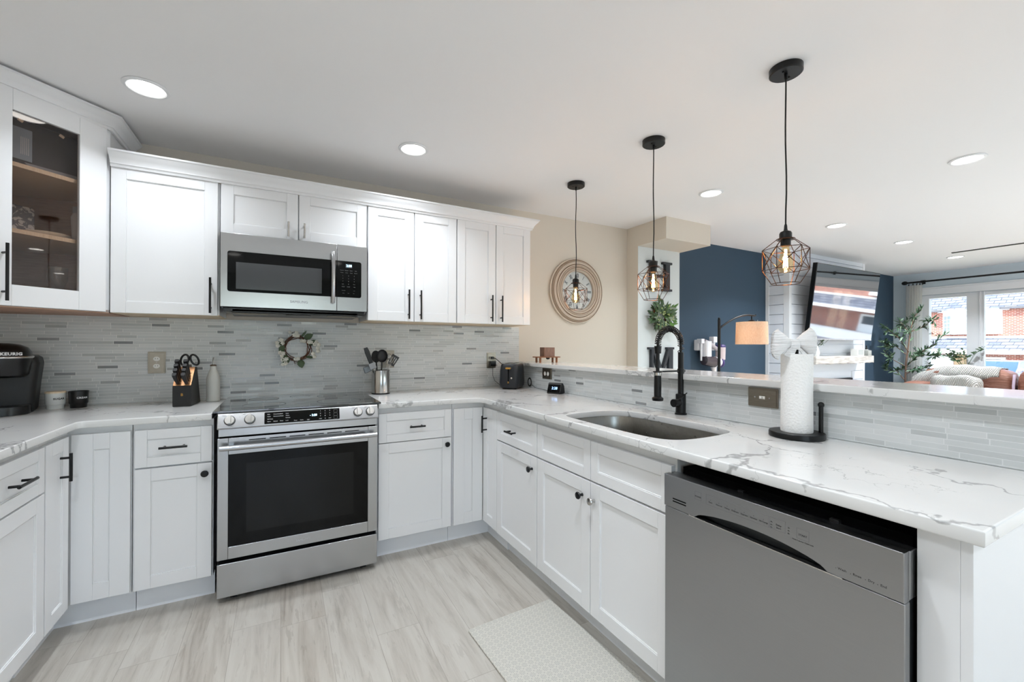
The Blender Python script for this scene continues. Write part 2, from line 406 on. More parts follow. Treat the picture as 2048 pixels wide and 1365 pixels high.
# ------------------------------------------------------------------ room shell
ZC = 2.38; YB = 3.12; XL = -1.43; XW = 8.63; YF = -2.6
struct(MB().box(XL - .12, YF - .12, -.1, XW + .2, YB + .12, 0).build('floor', m_floor, smooth=False))
struct(MB().box(XL - .12, YF - .12, ZC, XW + .2, YB + .12, ZC + .12).build('ceiling', m_ceil, smooth=False))
struct(MB().box(XL - .12, YF, 0, XL, YB, ZC).build('wall_left', m_beige, smooth=False))
struct(MB().box(XL - .12, YB, 0, 3.2, YB + .12, ZC).build('wall_back', m_beige, smooth=False))
struct(MB().box(3.2, YB, 0, XW + .2, YB + .12, ZC).build('wall_back_living', m_navy, smooth=False))
struct(MB().box(2.947, 2.974, 0, 3.512, YB, 2.188).build('wall_column', m_beige, smooth=False))
struct(MB().box(2.949, 2.972, .09, 3.51, 2.976, 2.187).build('wall_column_face', m_pale, smooth=False))
struct(MB().box(2.947, 2.638, 2.188, 3.533, YB, ZC).build('trim_1', m_beige, smooth=False))
# wall behind the camera; its patio door and wide window are added for daylight
def holed_wall(name, m, plane, pos, t, a0, a1, z0, z1, holes):
    b = MB(); cuts = sorted(holes)
    def bx(p0, q0, p1, q1):
        if plane == 'x': b.box(pos, p0, q0, pos + t, p1, q1)
        else: b.box(p0, pos, q0, p1, pos + t, q1)
    cur = a0
    for h0, h1, k0, k1 in cuts:
        bx(cur, z0, h0, z1); bx(h0, k1, h1, z1)
        if k0 > z0: bx(h0, z0, h1, k0)
        cur = h1
    bx(cur, z0, a1, z1); return struct(b.build(name, m, smooth=False))
holed_wall('wall_front', m_pale, 'y', YF - .12, .12, XL - .12, XW + .2, 0, ZC, [(-.9, .62, 0, 2.1), (3.0, 7.4, .55, 2.1)])
d = struct(MB().build('door_added_daylight', m_white2)); bpy.data.objects.remove(d)
d = MB()
for x0, x1 in ((-.9, -.12), (-.16, .62)):
    yy = YF - .08 if x0 < 0 else YF - .04
    d.box(x0, yy, 0, x0 + .06, yy + .04, 2.1).box(x1 - .06, yy, 0, x1, yy + .04, 2.1).box(x0 + .06, yy, 0, x1 - .06, yy + .04, .1).box(x0 + .06, yy, 2.02, x1 - .06, yy + .04, 2.1)
door = struct(d.build('door_added_daylight', m_white2, smooth=False))  # unseen patio door, added to bring daylight into the kitchen
MB().box(-.84, YF - .064, .1, -.18, YF - .058, 2.02).box(-.10, YF - .024, .1, .56, YF - .018, 2.02).build('pane', m_pane, door, smooth=False)
MB().box(-.148, YF + .0, .95, -.126, YF + .04, 1.15).build('handle', m_black, door, .004)

w2 = MB()
for k in range(5): w2.box(3.0 + k * 1.084, YF - .09, .55, 3.064 + k * 1.084, YF - .03, 2.1)
w2.box(3.0, YF - .088, .551, 7.4, YF - .032, .61).box(3.0, YF - .088, 2.04, 7.4, YF - .032, 2.099)
w2 = struct(w2.build('window_added_daylight', m_white2, smooth=False))  # unseen window, added to bring daylight into the living room
MB().box(3.06, YF - .062, .61, 7.34, YF - .058, 2.04).build('pane', m_pane, w2, smooth=False)
# window wall
WY0, WY1, WZ0, WZ1 = -.35, 2.80, .55, 2.035
holed_wall('wall_right', m_blue, 'x', XW, .2, YF, YB, 0, ZC, [(WY0, WY1, WZ0, WZ1)])
win = MB()
win.box(XW - .02, WY0 - .09, WZ1, XW + .02, WY1 + .09, WZ1 + .095).box(XW - .035, WY0 - .1, WZ1 + .095, XW + .02, WY1 + .1, WZ1 + .115)
win.box(XW - .02, WY0 - .09, WZ0 - .02, XW + .02, WY0, WZ1).box(XW - .02, WY1, WZ0 - .02, XW + .02, WY1 + .09, WZ1)
window = struct(win.build('window_1', m_white2, bevel=.003))
MB().box(XW - .06, WY0 - .1, WZ0 - .035, XW + .19, WY1 + .1, WZ0).build('window_sill', m_white2, window, .004)
fr = MB()
mull = [(WY1 - .09, WY1), (2.135, 2.305), (.32, .49), (WY0, WY0 + .06)]
for a, b_ in mull: fr.box(XW + .06, a, WZ0, XW + .15, b_, WZ1)
fr.box(XW + .062, WY0, WZ1 - .05, XW + .148, WY1, WZ1 - .001).box(XW + .062, WY0, WZ0 + .001, XW + .148, WY1, WZ0 + .05)
for a, b_ in ((2.16, 2.175), (2.135 - .012, 2.135)): fr.box(XW + .045, a, WZ0, XW + .06, b_, WZ1)
fr.build('window_frame', m_white2, window, .003)
for a, b_ in ((2.305, WY1 - .09), (.49, 2.135), (WY0 + .06, .32)):
    MB().box(XW + .10, a, WZ0 + .05, XW + .105, b_, WZ1 - .05).build('pane', m_pane, window, smooth=False)

# bar half wall
struct(MB().box(1.753, .30, 0, 1.93, YB, 1.0819).build('wall_bar', m_pale, smooth=False))

# baseboards of the living side
struct(MB().box(3.512, YB - .015, 0, 5.19, YB, .1).build('baseboard_back', m_white2, smooth=False))
struct(MB().box(XW - .015, YF, 0, XW, YB, .1).build('baseboard_right', m_white2, smooth=False))
struct(MB().box(2.949, 2.955, 0, 3.51, 2.972, .09).build('baseboard_column', m_white2, smooth=False))

# shiplap chimney breast
CX0, CX1, CYF = 5.203, 7.006, 2.845
bd = MB(); bh = .1165; z = 0.0; fz0, fz1, fx0, fx1 = .30, .84, 5.55, 6.68
while z < ZC - .001:
    z1 = min(z + bh - .0075, ZC)
    bd.box(CX0 + .002, CYF + .05, z, CX0 + .022, YB, z1); bd.box(CX1 - .022, CYF + .05, z, CX1 - .002, YB, z1)
    if z1 > fz0 and z < fz1:
        bd.box(CX0 + .03, CYF + .002, z, fx0, CYF + .022, z1).box(fx1, CYF + .002, z, CX1 - .03, CYF + .022, z1)
    else: bd.box(CX0 + .03, CYF + .002, z, CX1 - .03, CYF + .022, z1)
    z += bh
bd.box(CX0 + .02, CYF + .018, 0, fx0, YB, ZC).box(fx1, CYF + .018, 0, CX1 - .02, YB, ZC).box(fx0, CYF + .018, fz1, fx1, YB, ZC).box(fx0, CYF + .018, 0, fx1, YB, fz0).box(fx0, CYF + .2, fz0, fx1, YB, fz1)
breast = struct(bd.build('wall_chimney_breast', m_ship, smooth=False))
c = MB().prism([(CX0 - .002, CYF - .002), (CX0 + .05, CYF - .002), (CX0 + .05, CYF + .02), (CX0 + .022, CYF + .02), (CX0 + .022, CYF + .062), (CX0 - .002, CYF + .062)], 0, ZC - .001)
c.prism([(CX1 - .05, CYF - .002), (CX1 + .002, CYF - .002), (CX1 + .002, CYF + .062), (CX1 - .022, CYF + .062), (CX1 - .022, CYF + .02), (CX1 - .05, CYF + .02)], 0, ZC - .001)
c.box(CX0 - .002, YB - .04, 0, CX0 + .018, YB, ZC)
struct(c.build('trim_2', m_white2, smooth=False))
t = thing('electric_fireplace', 'black glass fireplace set into the shiplap chimney breast', 'fireplace', (0, CYF, 0))
MB().box(fx0 + .004, -.006, fz0 + .004, fx1 - .004, .15, fz1 - .004).build('frame', m_blackpl, t, .004)
MB().box(fx0 + .05, -.009, fz0 + .05, fx1 - .05, -.006, fz1 - .05).build('glass', m_glassblk, t)

# ------------------------------------------------------------------ recessed ceiling lamps
def can(x, y, label, r=.082, k=1.0):
    t = thing('recessed_ceiling_lamp', label, 'ceiling light', (x, y, ZC), 0, 'recessed ceiling lamps')
    MB().lathe([(r * .80, -.0005), (r * 1.0, -.0005), (r * 1.03, -.003), (r * 1.0, -.006), (r * .86, -.009), (r * .80, -.006)], caps=False).build('trim_ring', m_white2, t)
    MB().lathe([(.001, -.004), (r * .81, -.004), (r * .82, -.002), (.001, -.002)], caps=False).build('lens', m_disc, t)
    lamp('lamp_light', 'AREA', (0, 0, -.012), CAN_W * k, (.87, .93, 1), t, shape='DISK', size=r * 1.5, spread=math.radians(128))
    return t
can(-.532, 2.427, 'round recessed lamp glowing in the ceiling above the glass-door corner cabinet', k=.5)
can(.664, 2.441, 'round recessed lamp glowing in the ceiling in front of the cabinets right of the microwave', k=.78)
can(2.788, 2.078, 'round recessed lamp between the middle and nearest pendant cords, right of the ceiling box')
can(3.631, .96, 'largest-looking recessed lamp at the right edge of the ceiling')
can(4.554, 2.069, 'round recessed lamp in the ceiling just right of the nearest pendant cord', k=2.6)
can(5.898, 2.042, 'small bright recessed lamp in the ceiling above the television', k=2.6)
can(7.43, 2.069, 'farthest and faintest recessed lamp, near the window wall', k=3.6)
OUT = 'round recessed ceiling lamp added out of view to light the rooms'
for x, y in ((-.53, .85), (.66, .85), (-.53, -.9), (.66, -.9), (5.9, .4), (7.4, .4), (2.8, -.7), (4.6, -.7), (6.2, -1.4), (7.6, -1.4)): can(x, y, OUT, k=3.2 if x > 4 else 1)  # unseen lamps, added to brighten both rooms

# slim dark strip on the ceiling
tag(MB().box(7.05, .95, ZC - .008, 7.09, 2.0, ZC - .0005).build('ceiling_strip', m_softblack), 'slim dark strip on the white ceiling near the window', 'strip')

# ------------------------------------------------------------------ cabinet pieces
def door_mesh(w, h, t=.02, rail=.058, rec=.007, glass=False, stiles=None):
    sl, sr = stiles or (rail, rail)
    rail_v = min(rail, h * .3)
    b = MB()
    b.box(0, 0, 0, sl, t, h).box(w - sr, 0, 0, w, t, h).box(sl, 0, 0, w - sr, t, rail_v).box(sl, 0, h - rail_v, w - sr, t, h)
    if not glass:
        b.box(sl, rec, rail_v, w - sr, t - .002, h - rail_v)
        e = .0035                                                  # little bevelled step round the panel
        for (p, q, r_, s_) in ((sl, rail_v, w - sr, rail_v + e), (sl, h - rail_v - e, w - sr, h - rail_v), (sl, rail_v, sl + e, h - rail_v), (w - sr - e, rail_v, w - sr, h - rail_v)):
            b.box(p, rec * .45, q, r_, rec + .001, s_)
    return b
def add_door(parent, name, x, z, w, h, y=-.02, **k):
    o = door_mesh(w, h, **k).build(name, m_white, parent, .0016, smooth=True, seg=2)
    o.location = (x, y, z); return o
def bar_pull(parent, x, z, ln, vertical=True, m=None, y=0, sp=.68, r=.0055, off=.032, label=None):
    b = MB(); h = ln / 2
    if vertical:
        b.cyl((x, y - off, z - h), (x, y - off, z + h), r, n=14)
        for s_ in (-1, 1): b.cyl((x, y, z + s_ * h * sp), (x, y - off, z + s_ * h * sp), r * .85, n=12)
    else:
        b.cyl((x - h, y - off, z), (x + h, y - off, z), r, n=14)
        for s_ in (-1, 1): b.cyl((x + s_ * h * sp, y, z), (x + s_ * h * sp, y - off, z), r * .85, n=12)
    o = b.build('handle', m or m_black, parent)
    if label: o['label'] = label
    return o
def knob(parent, x, z, m=None, label=None):
    o = MB().lathe([(.001, 0), (.007, 0), (.0055, .006), (.0055, .014), (.014, .020), (.016, .025), (.014, .029), (.001, .031)], (x, 0, z), 20, 'y').build('knob', m or m_black, parent)
    if label: o['label'] = label
    return o
def cab_body(parent, w, d, z0, z1, m=None, kick=None, ply=False):
    b = MB().box(0, 0, z0, w, d, z1); o = b.build('body', m or m_white, parent, .001, smooth=False)
    if kick: MB().box(0, kick[0], 0, w, kick[0] + .016, kick[1]).build('toe_kick', m_kick, parent, smooth=False)
    if ply: MB().box(.002, .006, z0 - .004, w - .002, d, z0).build('underside', m_ply, parent, smooth=False)
    return o

# ---------- wall cabinets (doors' faces at y = 2.78)
UZ0, UZ1 = 1.40, 2.125
def upper(x0, x1, z0, doors, label):
    w = x1 - x0; t = thing('wall_cabinet', label, 'cabinet', (x0, 2.80, 0), 0, 'wall cabinets along the back wall')
    cab_body(t, w, .318, z0 + .003, 2.1175, ply=True)
    for dx0, dx1, hx, hz, hl, hm in doors:
        d = add_door(t, 'door', dx0 - x0, z0, dx1 - dx0, UZ1 - z0)
        bar_pull(d, hx - dx0, hz - z0, hl, True, hm, label='brushed nickel bar handle' if hm else None)
    return t
upper(-.748, -.300, UZ0, [(-.744, -.308, -.337, 1.505, .19, None)], 'wide single-door white cabinet between the glass-door cabinet and the microwave')
upper(-.298, .467, 1.85, [(-.294, .079, .030, 1.905, .085, m_chrome), (.085, .463, .113, 1.905, .085, m_chrome)], 'short two-door white cabinet with nickel handles, above the microwave')
upper(.469, 1.062, UZ0, [(.472, .763, .726, 1.51, .19, None), (.768, 1.060, .805, 1.51, .19, None)], 'two-door white wall cabinet immediately right of the microwave')
upper(1.064, 1.655, UZ0, [(1.067, 1.362, 1.325, 1.51, .19, None), (1.367, 1.653, 1.404, 1.51, .19, None)], 'two-door white wall cabinet at the right end of the row, beside the beige wall')

def crown(name, path, z0, z1, out, label):
    """profile swept along path (list of (x,y)); outward is to the right of travel direction"""
    h = z1 - z0
    prof = [(0, 0), (.010, 0), (.012, h * .16), (.017, h * .20), (.017, h * .30), (out * .55, h * .55), (out * .86, h * .78), (out * .9, h * .84), (out, h * .88), (out, h), (0, h)]
    rings = []; P = [Vector(p) for p in path]
    for i, p in enumerate(P):
        d0 = (P[i] - P[i - 1]).normalized() if i else (P[1] - P[0]).normalized()
        d1 = (P[i + 1] - P[i]).normalized() if i < len(P) - 1 else d0
        n0 = Vector((d0.y, -d0.x)); n1 = Vector((d1.y, -d1.x)); n = (n0 + n1).normalized(); n = n / max(.3, n.dot(n0))
        rings.append([(p.x + n.x * o_, p.y + n.y * o_, z0 + zz) for o_, zz in prof])
    b = MB().loft(rings); o = b.build(name, m_white, None, 0, True, angle=50)
    return tag(o, label, 'crown molding')
crown('crown_molding', [(-.744, 2.781), (1.656, 2.781), (1.656, 3.115)], 2.118, 2.192, .052, 'long white crown molding along the top of the back-wall cabinets')

# ---------- diagonal corner cabinet with glass door
t = thing('corner_wall_cabinet', 'tall diagonal corner cabinet with a dark glass door at the left edge', 'cabinet')
DZ0, DZ1 = 1.40, 2.315; tk = .016
P0 = (-.752, 3.116); P1 = (-.752, 2.799); P2 = (-1.104, 2.447); P3 = (XL + .004, 2.447); P4 = (XL + .004, 3.116)
pent = [P0, P1, P2, P3, P4]
def wallseg(b, p, q, z0, z1, th=tk, inward=1):
    p, q = Vector(p), Vector(q); d = (q - p).normalized(); n = Vector((d.y, -d.x)) * inward
    b.prism([tuple(p), tuple(q), tuple(q + n * th), tuple(p + n * th)], z0, z1)
b = MB()
wallseg(b, P0, P1, DZ0, DZ1, inward=1 if 0 else 1); wallseg(b, P2, P3, DZ0, DZ1)
# face frame on the diagonal
dg = Vector((-1, -1)).normalized(); fn = Vector((-1, 1)).normalized()
def dpt(s, k=0): v_ = Vector(P1) + dg * s + fn * k; return (v_.x, v_.y)
DL = (Vector(P2) - Vector(P1)).length
for s0, s1, a, c_ in ((0, .05, DZ0, DZ1), (DL - .05, DL, DZ0, DZ1), (.05, DL - .05, DZ0, DZ0 + .05), (.05, DL - .05, DZ1 - .05, DZ1)):
    b.prism([dpt(s0), dpt(s1), dpt(s1, .018), dpt(s0, .018)], a, c_)
b.prism(pent, DZ1, DZ1 + .012)
b.build('body', m_white, t, smooth=False)
b = MB(); b.prism(pent, DZ0 - .004, DZ0 + .012)
i_ = .0165
b.prism([(XL + .02, 3.10), (P0[0] - .017, 3.10), (P0[0] - .017, 3.112), (XL + .02, 3.112)], DZ0 + .012, DZ1).prism([(XL + .006, 2.466), (XL + .018, 2.466), (XL + .018, 3.112), (XL + .006, 3.112)], DZ0 + .012, DZ1)
b.build('lining', m_inside, t, smooth=False)
inner = [(-.772, 3.098), (-.772, 2.812), (-1.113, 2.471), (XL + .02, 2.471), (XL + .02, 3.098)]
for zz in (1.715, 1.997): MB().prism(inner, zz, zz + .018).build('shelf', m_ply, t, smooth=False)
# door: local x along (1,1)/sqrt2 seen left->right; face plane y-x=3.53
fd = Vector((-1.062, 2.468))
DW = .432
door = door_mesh(DW, DZ1 - .01 - DZ0, stiles=(.105, .105), rail=.088, glass=True).build('door', m_white, t, .0016)
door.location = (fd.x, fd.y, DZ0 + .002); door.rotation_euler = (0, 0, PI / 4)
MB().box(.103, .010, .086, DW - .103, .014, DZ1 - DZ0 - .096).build('glass_pane', m_cabglass, door, smooth=False)
bar_pull(door, .078, .135, .235)
crown('crown_molding', [(-1.425, 2.4465), (-1.113, 2.4465), (-.7515, 2.789), (-.7515, 3.115)], 2.296, 2.366, .052, 'short white crown molding bending round the top of the glass-door corner cabinet')

# things in the corner cabinet
t = thing('appliance_box', 'black printed carton with a blue-grey label, lying on the top shelf of the glass cabinet', 'box', (-.975, 2.775, 2.0165), 45)
m_cart = plain_noise('dark_printed_carton', (38, 38, 40), (62, 63, 66), 9, .4, 0, detail=5)
MB().box(-.165, -.07, 0, .165, .13, .205).build('carton', m_cart, t, .002)
MB().box(-.164, -.0712, .030, -.075, -.07, .168).build('label_sticker', mat('box_label', (150, 166, 180), .4), t, smooth=False)
MB().prism([(-.10, .022), (-.085, .008), (-.05, .002), (.164, .002), (.164, .030), (.02, .026)], -.0713, -.07, 'xz').build('printed_picture', mat('printed_silver', (150, 152, 156), .3), t, smooth=False)
lp_ = MB()
for k in range(5): lp_.box(-.112 + k * .006, -.0716, .055, -.110 + k * .006, -.0712, .130)
lp_.build('label_print', m_txtw, t, smooth=False)
for s_, x, z in ((1, -.11, .178), (-1, .08, .178)):
    tag(MB().box(-.009, -.003, -.006, .009, 0, .006).build('adhesive_pad', mat('beige_pad', (216, 196, 172), .7), None, .0008),
        'small beige felt pad stuck inside the cabinet glass, ' + ('upper left' if s_ > 0 else 'upper right'), 'pad')
    o = bpy.context.scene.objects[-1] if 0 else COL.objects[-1]
    k = Vector((-1.062, 2.468)) + Vector((1, 1)).normalized() * (.135 if s_ > 0 else .27) + Vector((-1, 1)).normalized() * .018
    o.location = (k.x, k.y, 2.19 if s_ > 0 else 2.185); o.rotation_euler = (.0, math.radians(25), PI / 4)
o = MB().lathe([(.001, 0), (.035, 0), (.055, .008), (.078, .018), (.080, .021), (.076, .022), (.05, .012), (.001, .005)], (0, 0, 0), 40).build('serving_plate', m_whitepl)
o.location = (-.965, 2.772, 1.7335); tag(o, 'shallow white plate lying on the middle shelf of the glass cabinet', 'plate')
for k, (x, y) in enumerate(((-.885, 2.852), (-.860, 2.905))):
    t = thing('squeeze_bottle', ('grey-white tapered bottle on the middle cabinet shelf, the ' + ('left' if k == 0 else 'right') + ' one of the pair'), 'bottle', (x, y, 1.7335), 0, 'pair of bottles in the glass cabinet')
    MB().lathe([(.001, 0), (.017, 0), (.019, .01), (.022, .08), (.024, .13), (.015, .15), (.001, .15)], n=20).build('bottle_body', mat('bottle_grey', (200, 198, 196), .4), t)
    MB().lathe([(.016, .148), (.017, .15), (.017, .18), (.001, .182)], n=16).build('cap', mat('bottle_cap', (150, 152, 156), .4), t)
m_pat = mat('patterned_paper', (200, 196, 192), .6)
L(m_pat, ramp(m_pat, noise(m_pat, coords(m_pat), 30, 3, .5, 1.5).outputs[0], [(.45, (214, 210, 206)), (.5, (96, 96, 104))]), bsdf(m_pat).inputs['Base Color'])
o = MB().box(-.05, -.03, 0, .05, .03, .15).build('patterned_bag', m_pat, None, .008); o.location = (-1.085, 2.83, 1.7335); o.rotation_euler = (0, 0, PI / 4)
tag(o, 'grey and white patterned paper bag on the middle shelf of the glass cabinet', 'bag')
t = thing('goblet', 'clear stemmed glass standing at the bottom of the glass cabinet', 'glass', (-.93, 2.78, 1.4125))
MB().lathe([(.001, 0), (.034, .001), (.034, .003), (.006, .006), (.004, .06), (.02, .09), (.034, .13), (.036, .19), (.034, .19), (.032, .13), (.018, .094), (.001, .085)], n=28, caps=False).build('goblet_glass', m_clear, t)

# ---------- base cabinets
def base(name_label, loc, rz, w, fronts, depth=.58, group='base cabinets', kind='base_cabinet', kick=(.066, .116), cut=None):
    t = thing(kind, name_label, 'cabinet', loc, rz, group)
    if cut: MB().box(0, 0, .118, .018, depth, .8835).box(w - .018, 0, .118, w, depth, .8835).box(.018, 0, .118, w - .018, depth, .136).box(.018, 0, .136, w - .018, .005, .8835).build('body', m_white, t, smooth=False); MB().box(0, kick[0], 0, w, kick[0] + .016, kick[1]).build('toe_kick', m_kick, t, smooth=False)
    else: cab_body(t, w, depth, .118, .8835, kick=kick)
    for f in fronts:
        kind_, x, z, ww, hh = f[:5]
        d = add_door(t, kind_, x, z, ww, hh, rail=.058 if kind_ == 'door' else .044)
        for hkind, hx, hz, hl in f[5:]:
            if hkind == 'pull_h': bar_pull(d, hx, hz, hl, False)
            elif hkind == 'pull_v': bar_pull(d, hx, hz, hl, True)
            elif hkind == 'knob': knob(d, hx, hz)
            elif hkind == 'knob_c': knob(d, hx, hz, m_chrome, 'shiny nickel knob')
    return t
YC = 2.52
base('narrow white base cabinet with one drawer, immediately left of the range', (-.592, YC, 0), 0, .302,
     [('drawer', .009, .682, .288, .170, ('pull_h', .144, .088, .105)), ('door', .009, .127, .288, .548, ('knob', .262, .502, 0))])
base('white base cabinet with one drawer, immediately right of the range', (.478, YC, 0), 0, .455,
     [('drawer', .009, .682, .437, .168, ('pull_h', .218, .084, .092)), ('door', .009, .127, .437, .550, ('knob', .405, .512, 0))])
def corner_base(label, x0, x1, side):
    """lazy-susan corner: back-run panel x0..x1; side=-1 the left corner, 1 the right corner"""
    t = thing('corner_base_cabinet', label, 'cabinet', (0, 0, 0), 0, 'base cabinets')
    if side < 0:
        poly = [(-.595, YC), (-.595, 3.11), (XL + .003, 3.11), (XL + .003, 2.276), (-.81, 2.276), (-.81, YC)]
        kick = [(-.595, 2.586), (-.595, 2.602), (-.886, 2.602), (-.886, 2.276), (-.87, 2.276), (-.87, 2.586)]
    else:
        poly = [(.935, YC), (.935, 3.11), (1.740, 3.11), (1.740, 2.30), (1.158, 2.30), (1.158, YC)]
        kick = [(.935, 2.586), (.935, 2.602), (1.231, 2.602), (1.231, 2.30), (1.215, 2.30), (1.215, 2.586)]
    MB().prism(poly, .118, .8835).build('body', m_white, t, smooth=False)
    MB().prism(kick, 0, .117).build('toe_kick', m_kick, t, smooth=False)
    return t
t = corner_base('white corner base cabinet left of the range, two narrow doors meeting at the inside corner', 0, 0, -1)
d = add_door(t, 'door', 0, 0, .195, .726, rail=.070); d.location = (-.792, 2.50, .127)
d = add_door(t, 'door', 0, 0, .197, .726, rail=.052); d.location = (-.790, 2.277, .127); d.rotation_euler = (0, 0, PI / 2)
bar_pull(d, .118, .612, .115)
t = corner_base('white corner base cabinet right of the range, at the far end of the peninsula', 0, 0, 1)
d = add_door(t, 'door', 0, 0, .196, .724, rail=.070); d.location = (.940, 2.50, .125)
d = add_door(t, 'door', 0, 0, .197, .724, rail=.058); d.location = (1.138, 2.497, .125); d.rotation_euler = (0, 0, -PI / 2)
bar_pull(d, .055, .625, .105)
# left run, faces +x
base('white base cabinet with a drawer, at the left edge beside the corner', (-.81, 1.82, 0), 90, .455,
     [('drawer', .008, .682, .438, .170, ('pull_h', .235, .088, .12)), ('door', .008, .127, .438, .548, ('knob', .04, .49, 0))])
# peninsula, faces -x ; local x runs toward the camera
base('white base cabinet with one drawer on the peninsula, left of the sink doors', (1.158, 2.298, 0), -90, .457,
     [('drawer', .002, .682, .452, .164, ('pull_h', .20, .078, .085)), ('door', .002, .122, .452, .552, ('knob', .410, .487, 0))])
base('white sink base cabinet with two tall doors and two false drawer fronts', (1.158, 1.839, 0), -90, .852,
     [('drawer', .002, .682, .419, .164), ('drawer', .425, .682, .42, .164), ('door', .002, .122, .419, .552, ('knob', .368, .483, 0)), ('door', .425, .122, .42, .552, ('knob_c', .024, .482, 0))], cut=.66)
t = thing('cabinet_end_panel', 'plain white end panel closing the peninsula right of the dishwasher', 'panel', (1.138, .292, 0))
MB().box(0, 0, 0, .612, .018, .8835).box(0, .018, 0, .018, .081, .8835).build('panel', m_white, t, .001)

# ---------- countertops
def slab(name, loops, z0, z1, label, cat='countertop', bev=.004):
    me = plate(loops, z1 - z0, bev); me.transform(Matrix.Translation((0, 0, z0)))
    return tag(link(name, me, m_quartz, smooth=True, angle=50), label, cat)
def arc(cx, cy, r, a0, a1, n=8):
    return [(cx + r * math.cos(math.radians(a0 + (a1 - a0) * i / n)), cy + r * math.sin(math.radians(a0 + (a1 - a0) * i / n))) for i in range(n + 1)]
CT0, CT1 = .884, .914
lp = [(-.293, 2.470)] + [(-.293, 3.112), (XL + .002, 3.112), (XL + .002, 1.81), (-.760, 1.81)] + arc(-.735, 2.445, .025, 180, 90, 5)
slab('countertop', [lp], CT0, CT1, 'white quartz countertop with grey veins, left of the range and round the left corner')
lp = [(.480, 2.470), (.480, 3.112), (1.744, 3.112), (1.744, .269), (1.104, .269)] + arc(1.048, 2.410, .06, 0, 90, 6)
sink_loop = []
cs = [(1.188, 1.655), (1.26, 1.695), (1.43, 1.697), (1.525, 1.655), (1.562, 1.55), (1.57, 1.35), (1.568, 1.16), (1.54, 1.065), (1.45, 1.035), (1.29, 1.033), (1.205, 1.065), (1.174, 1.16), (1.169, 1.35), (1.173, 1.56)]
def smooth_loop(P, k=6):
    out = []; n = len(P)
    for i in range(n):
        p0, p1, p2, p3 = (Vector(P[(i + j - 1) % n]) for j in range(4))
        for s_ in range(k):
            u = s_ / k; out.append(tuple(.5 * ((2 * p1) + (-p0 + p2) * u + (2 * p0 - 5 * p1 + 4 * p2 - p3) * u * u + (-p0 + 3 * p1 - 3 * p2 + p3) * u ** 3)))
    return out
sink_loop = smooth_loop(cs)
ctr = slab('countertop', [lp, sink_loop], CT0, CT1, 'white quartz countertop right of the range, running down the peninsula round the sink')
slab('bar_counter', [[(1.70, .25), (2.05, .25), (2.05, 3.112), (1.70, 3.112)]], 1.082, 1.110, 'raised white quartz bar ledge on top of the tiled half wall', 'bar ledge')

# sink
sc_ = Vector((1.361, 1.365))
def ring_of(k, z, loop=sink_loop):
    r_ = []
    for p in loop:
        v_ = Vector(p) - sc_; L_ = v_.length; v_ = v_ * ((L_ + k) / L_); r_.append((sc_.x + v_.x, sc_.y + v_.y, z))
    return r_
t = thing('undermount_sink', 'brushed steel single bowl sink set under the peninsula counter', 'sink')
b = MB(); b.loft([ring_of(.005, .8836), ring_of(.003, .8836), ring_of(.002, .880), ring_of(-.004, .80), ring_of(-.010, .72), ring_of(-.03, .695), ring_of(-.08, .686), ring_of(-.2, .684)], caps=False)
fl = ring_of(-.2, .684); b._add(fl, [tuple(range(len(fl)))])
o = b.build('bowl', m_steel_s, t, angle=60); sm = o.modifiers.new('thick', 'SOLIDIFY'); sm.thickness = .0015; sm.offset = 1
MB().lathe([(.001, .686), (.03, .686), (.043, .6875), (.045, .690), (.038, .690), (.03, .687), (.001, .687)], (1.40, 1.36, 0), 24).build('drain', m_chrome, t)

# backsplashes
tag(MB().box(XL + .002, 3.1125, .9145, 1.744, 3.1195, 1.396).build('tile_backsplash', m_tile, smooth=False), 'grey and white linear mosaic tile on the back wall behind the range', 'backsplash')
tag(MB().box(1.7445, .30, .9145, 1.7525, 3.111, 1.0815).build('tile_backsplash', m_tile_y, smooth=False), 'white and grey linear mosaic tile strip under the raised bar', 'backsplash')
m_pocket = mat('pocket_dark', (58, 60, 61), .3, .9)
# ------------------------------------------------------------------ range
t = thing('range', 'stainless steel slide-in electric range with a black glass cooktop', 'range', (0, 0, 0))
X0, X1 = -.268, .470; RY = 2.445
MB().box(X0 + .004, 2.50, .03, X1 - .004, 3.09, .912).build('body', m_steel, t, smooth=False)
MB().box(X0 + .03, 2.52, .0, X1 - .03, 3.05, .03).build('base', m_void, t, smooth=False)
b = MB().prism([(X0 - .020, 2.452), (X1 + .020, 2.452), (X1 + .018, 3.085), (X0 - .018, 3.085)], .9155, .925)
b.build('cooktop', m_cook, t, .0015)
for cx, cy, r in ((-.08, 2.62, .10), (-.09, 2.90, .075), (.29, 2.62, .115), (.28, 2.90, .085), (.10, 2.95, .055)):
    b = MB(); rr = r; b.lathe([(rr - .0012, .9252), (rr + .0012, .9252), (rr + .0012, .9254), (rr - .0012, .9254)], (cx, cy, 0), 48, caps=False)
    b.build('burner_ring', mat('burner_ring_print', (70, 72, 74), .4), t, smooth=False)
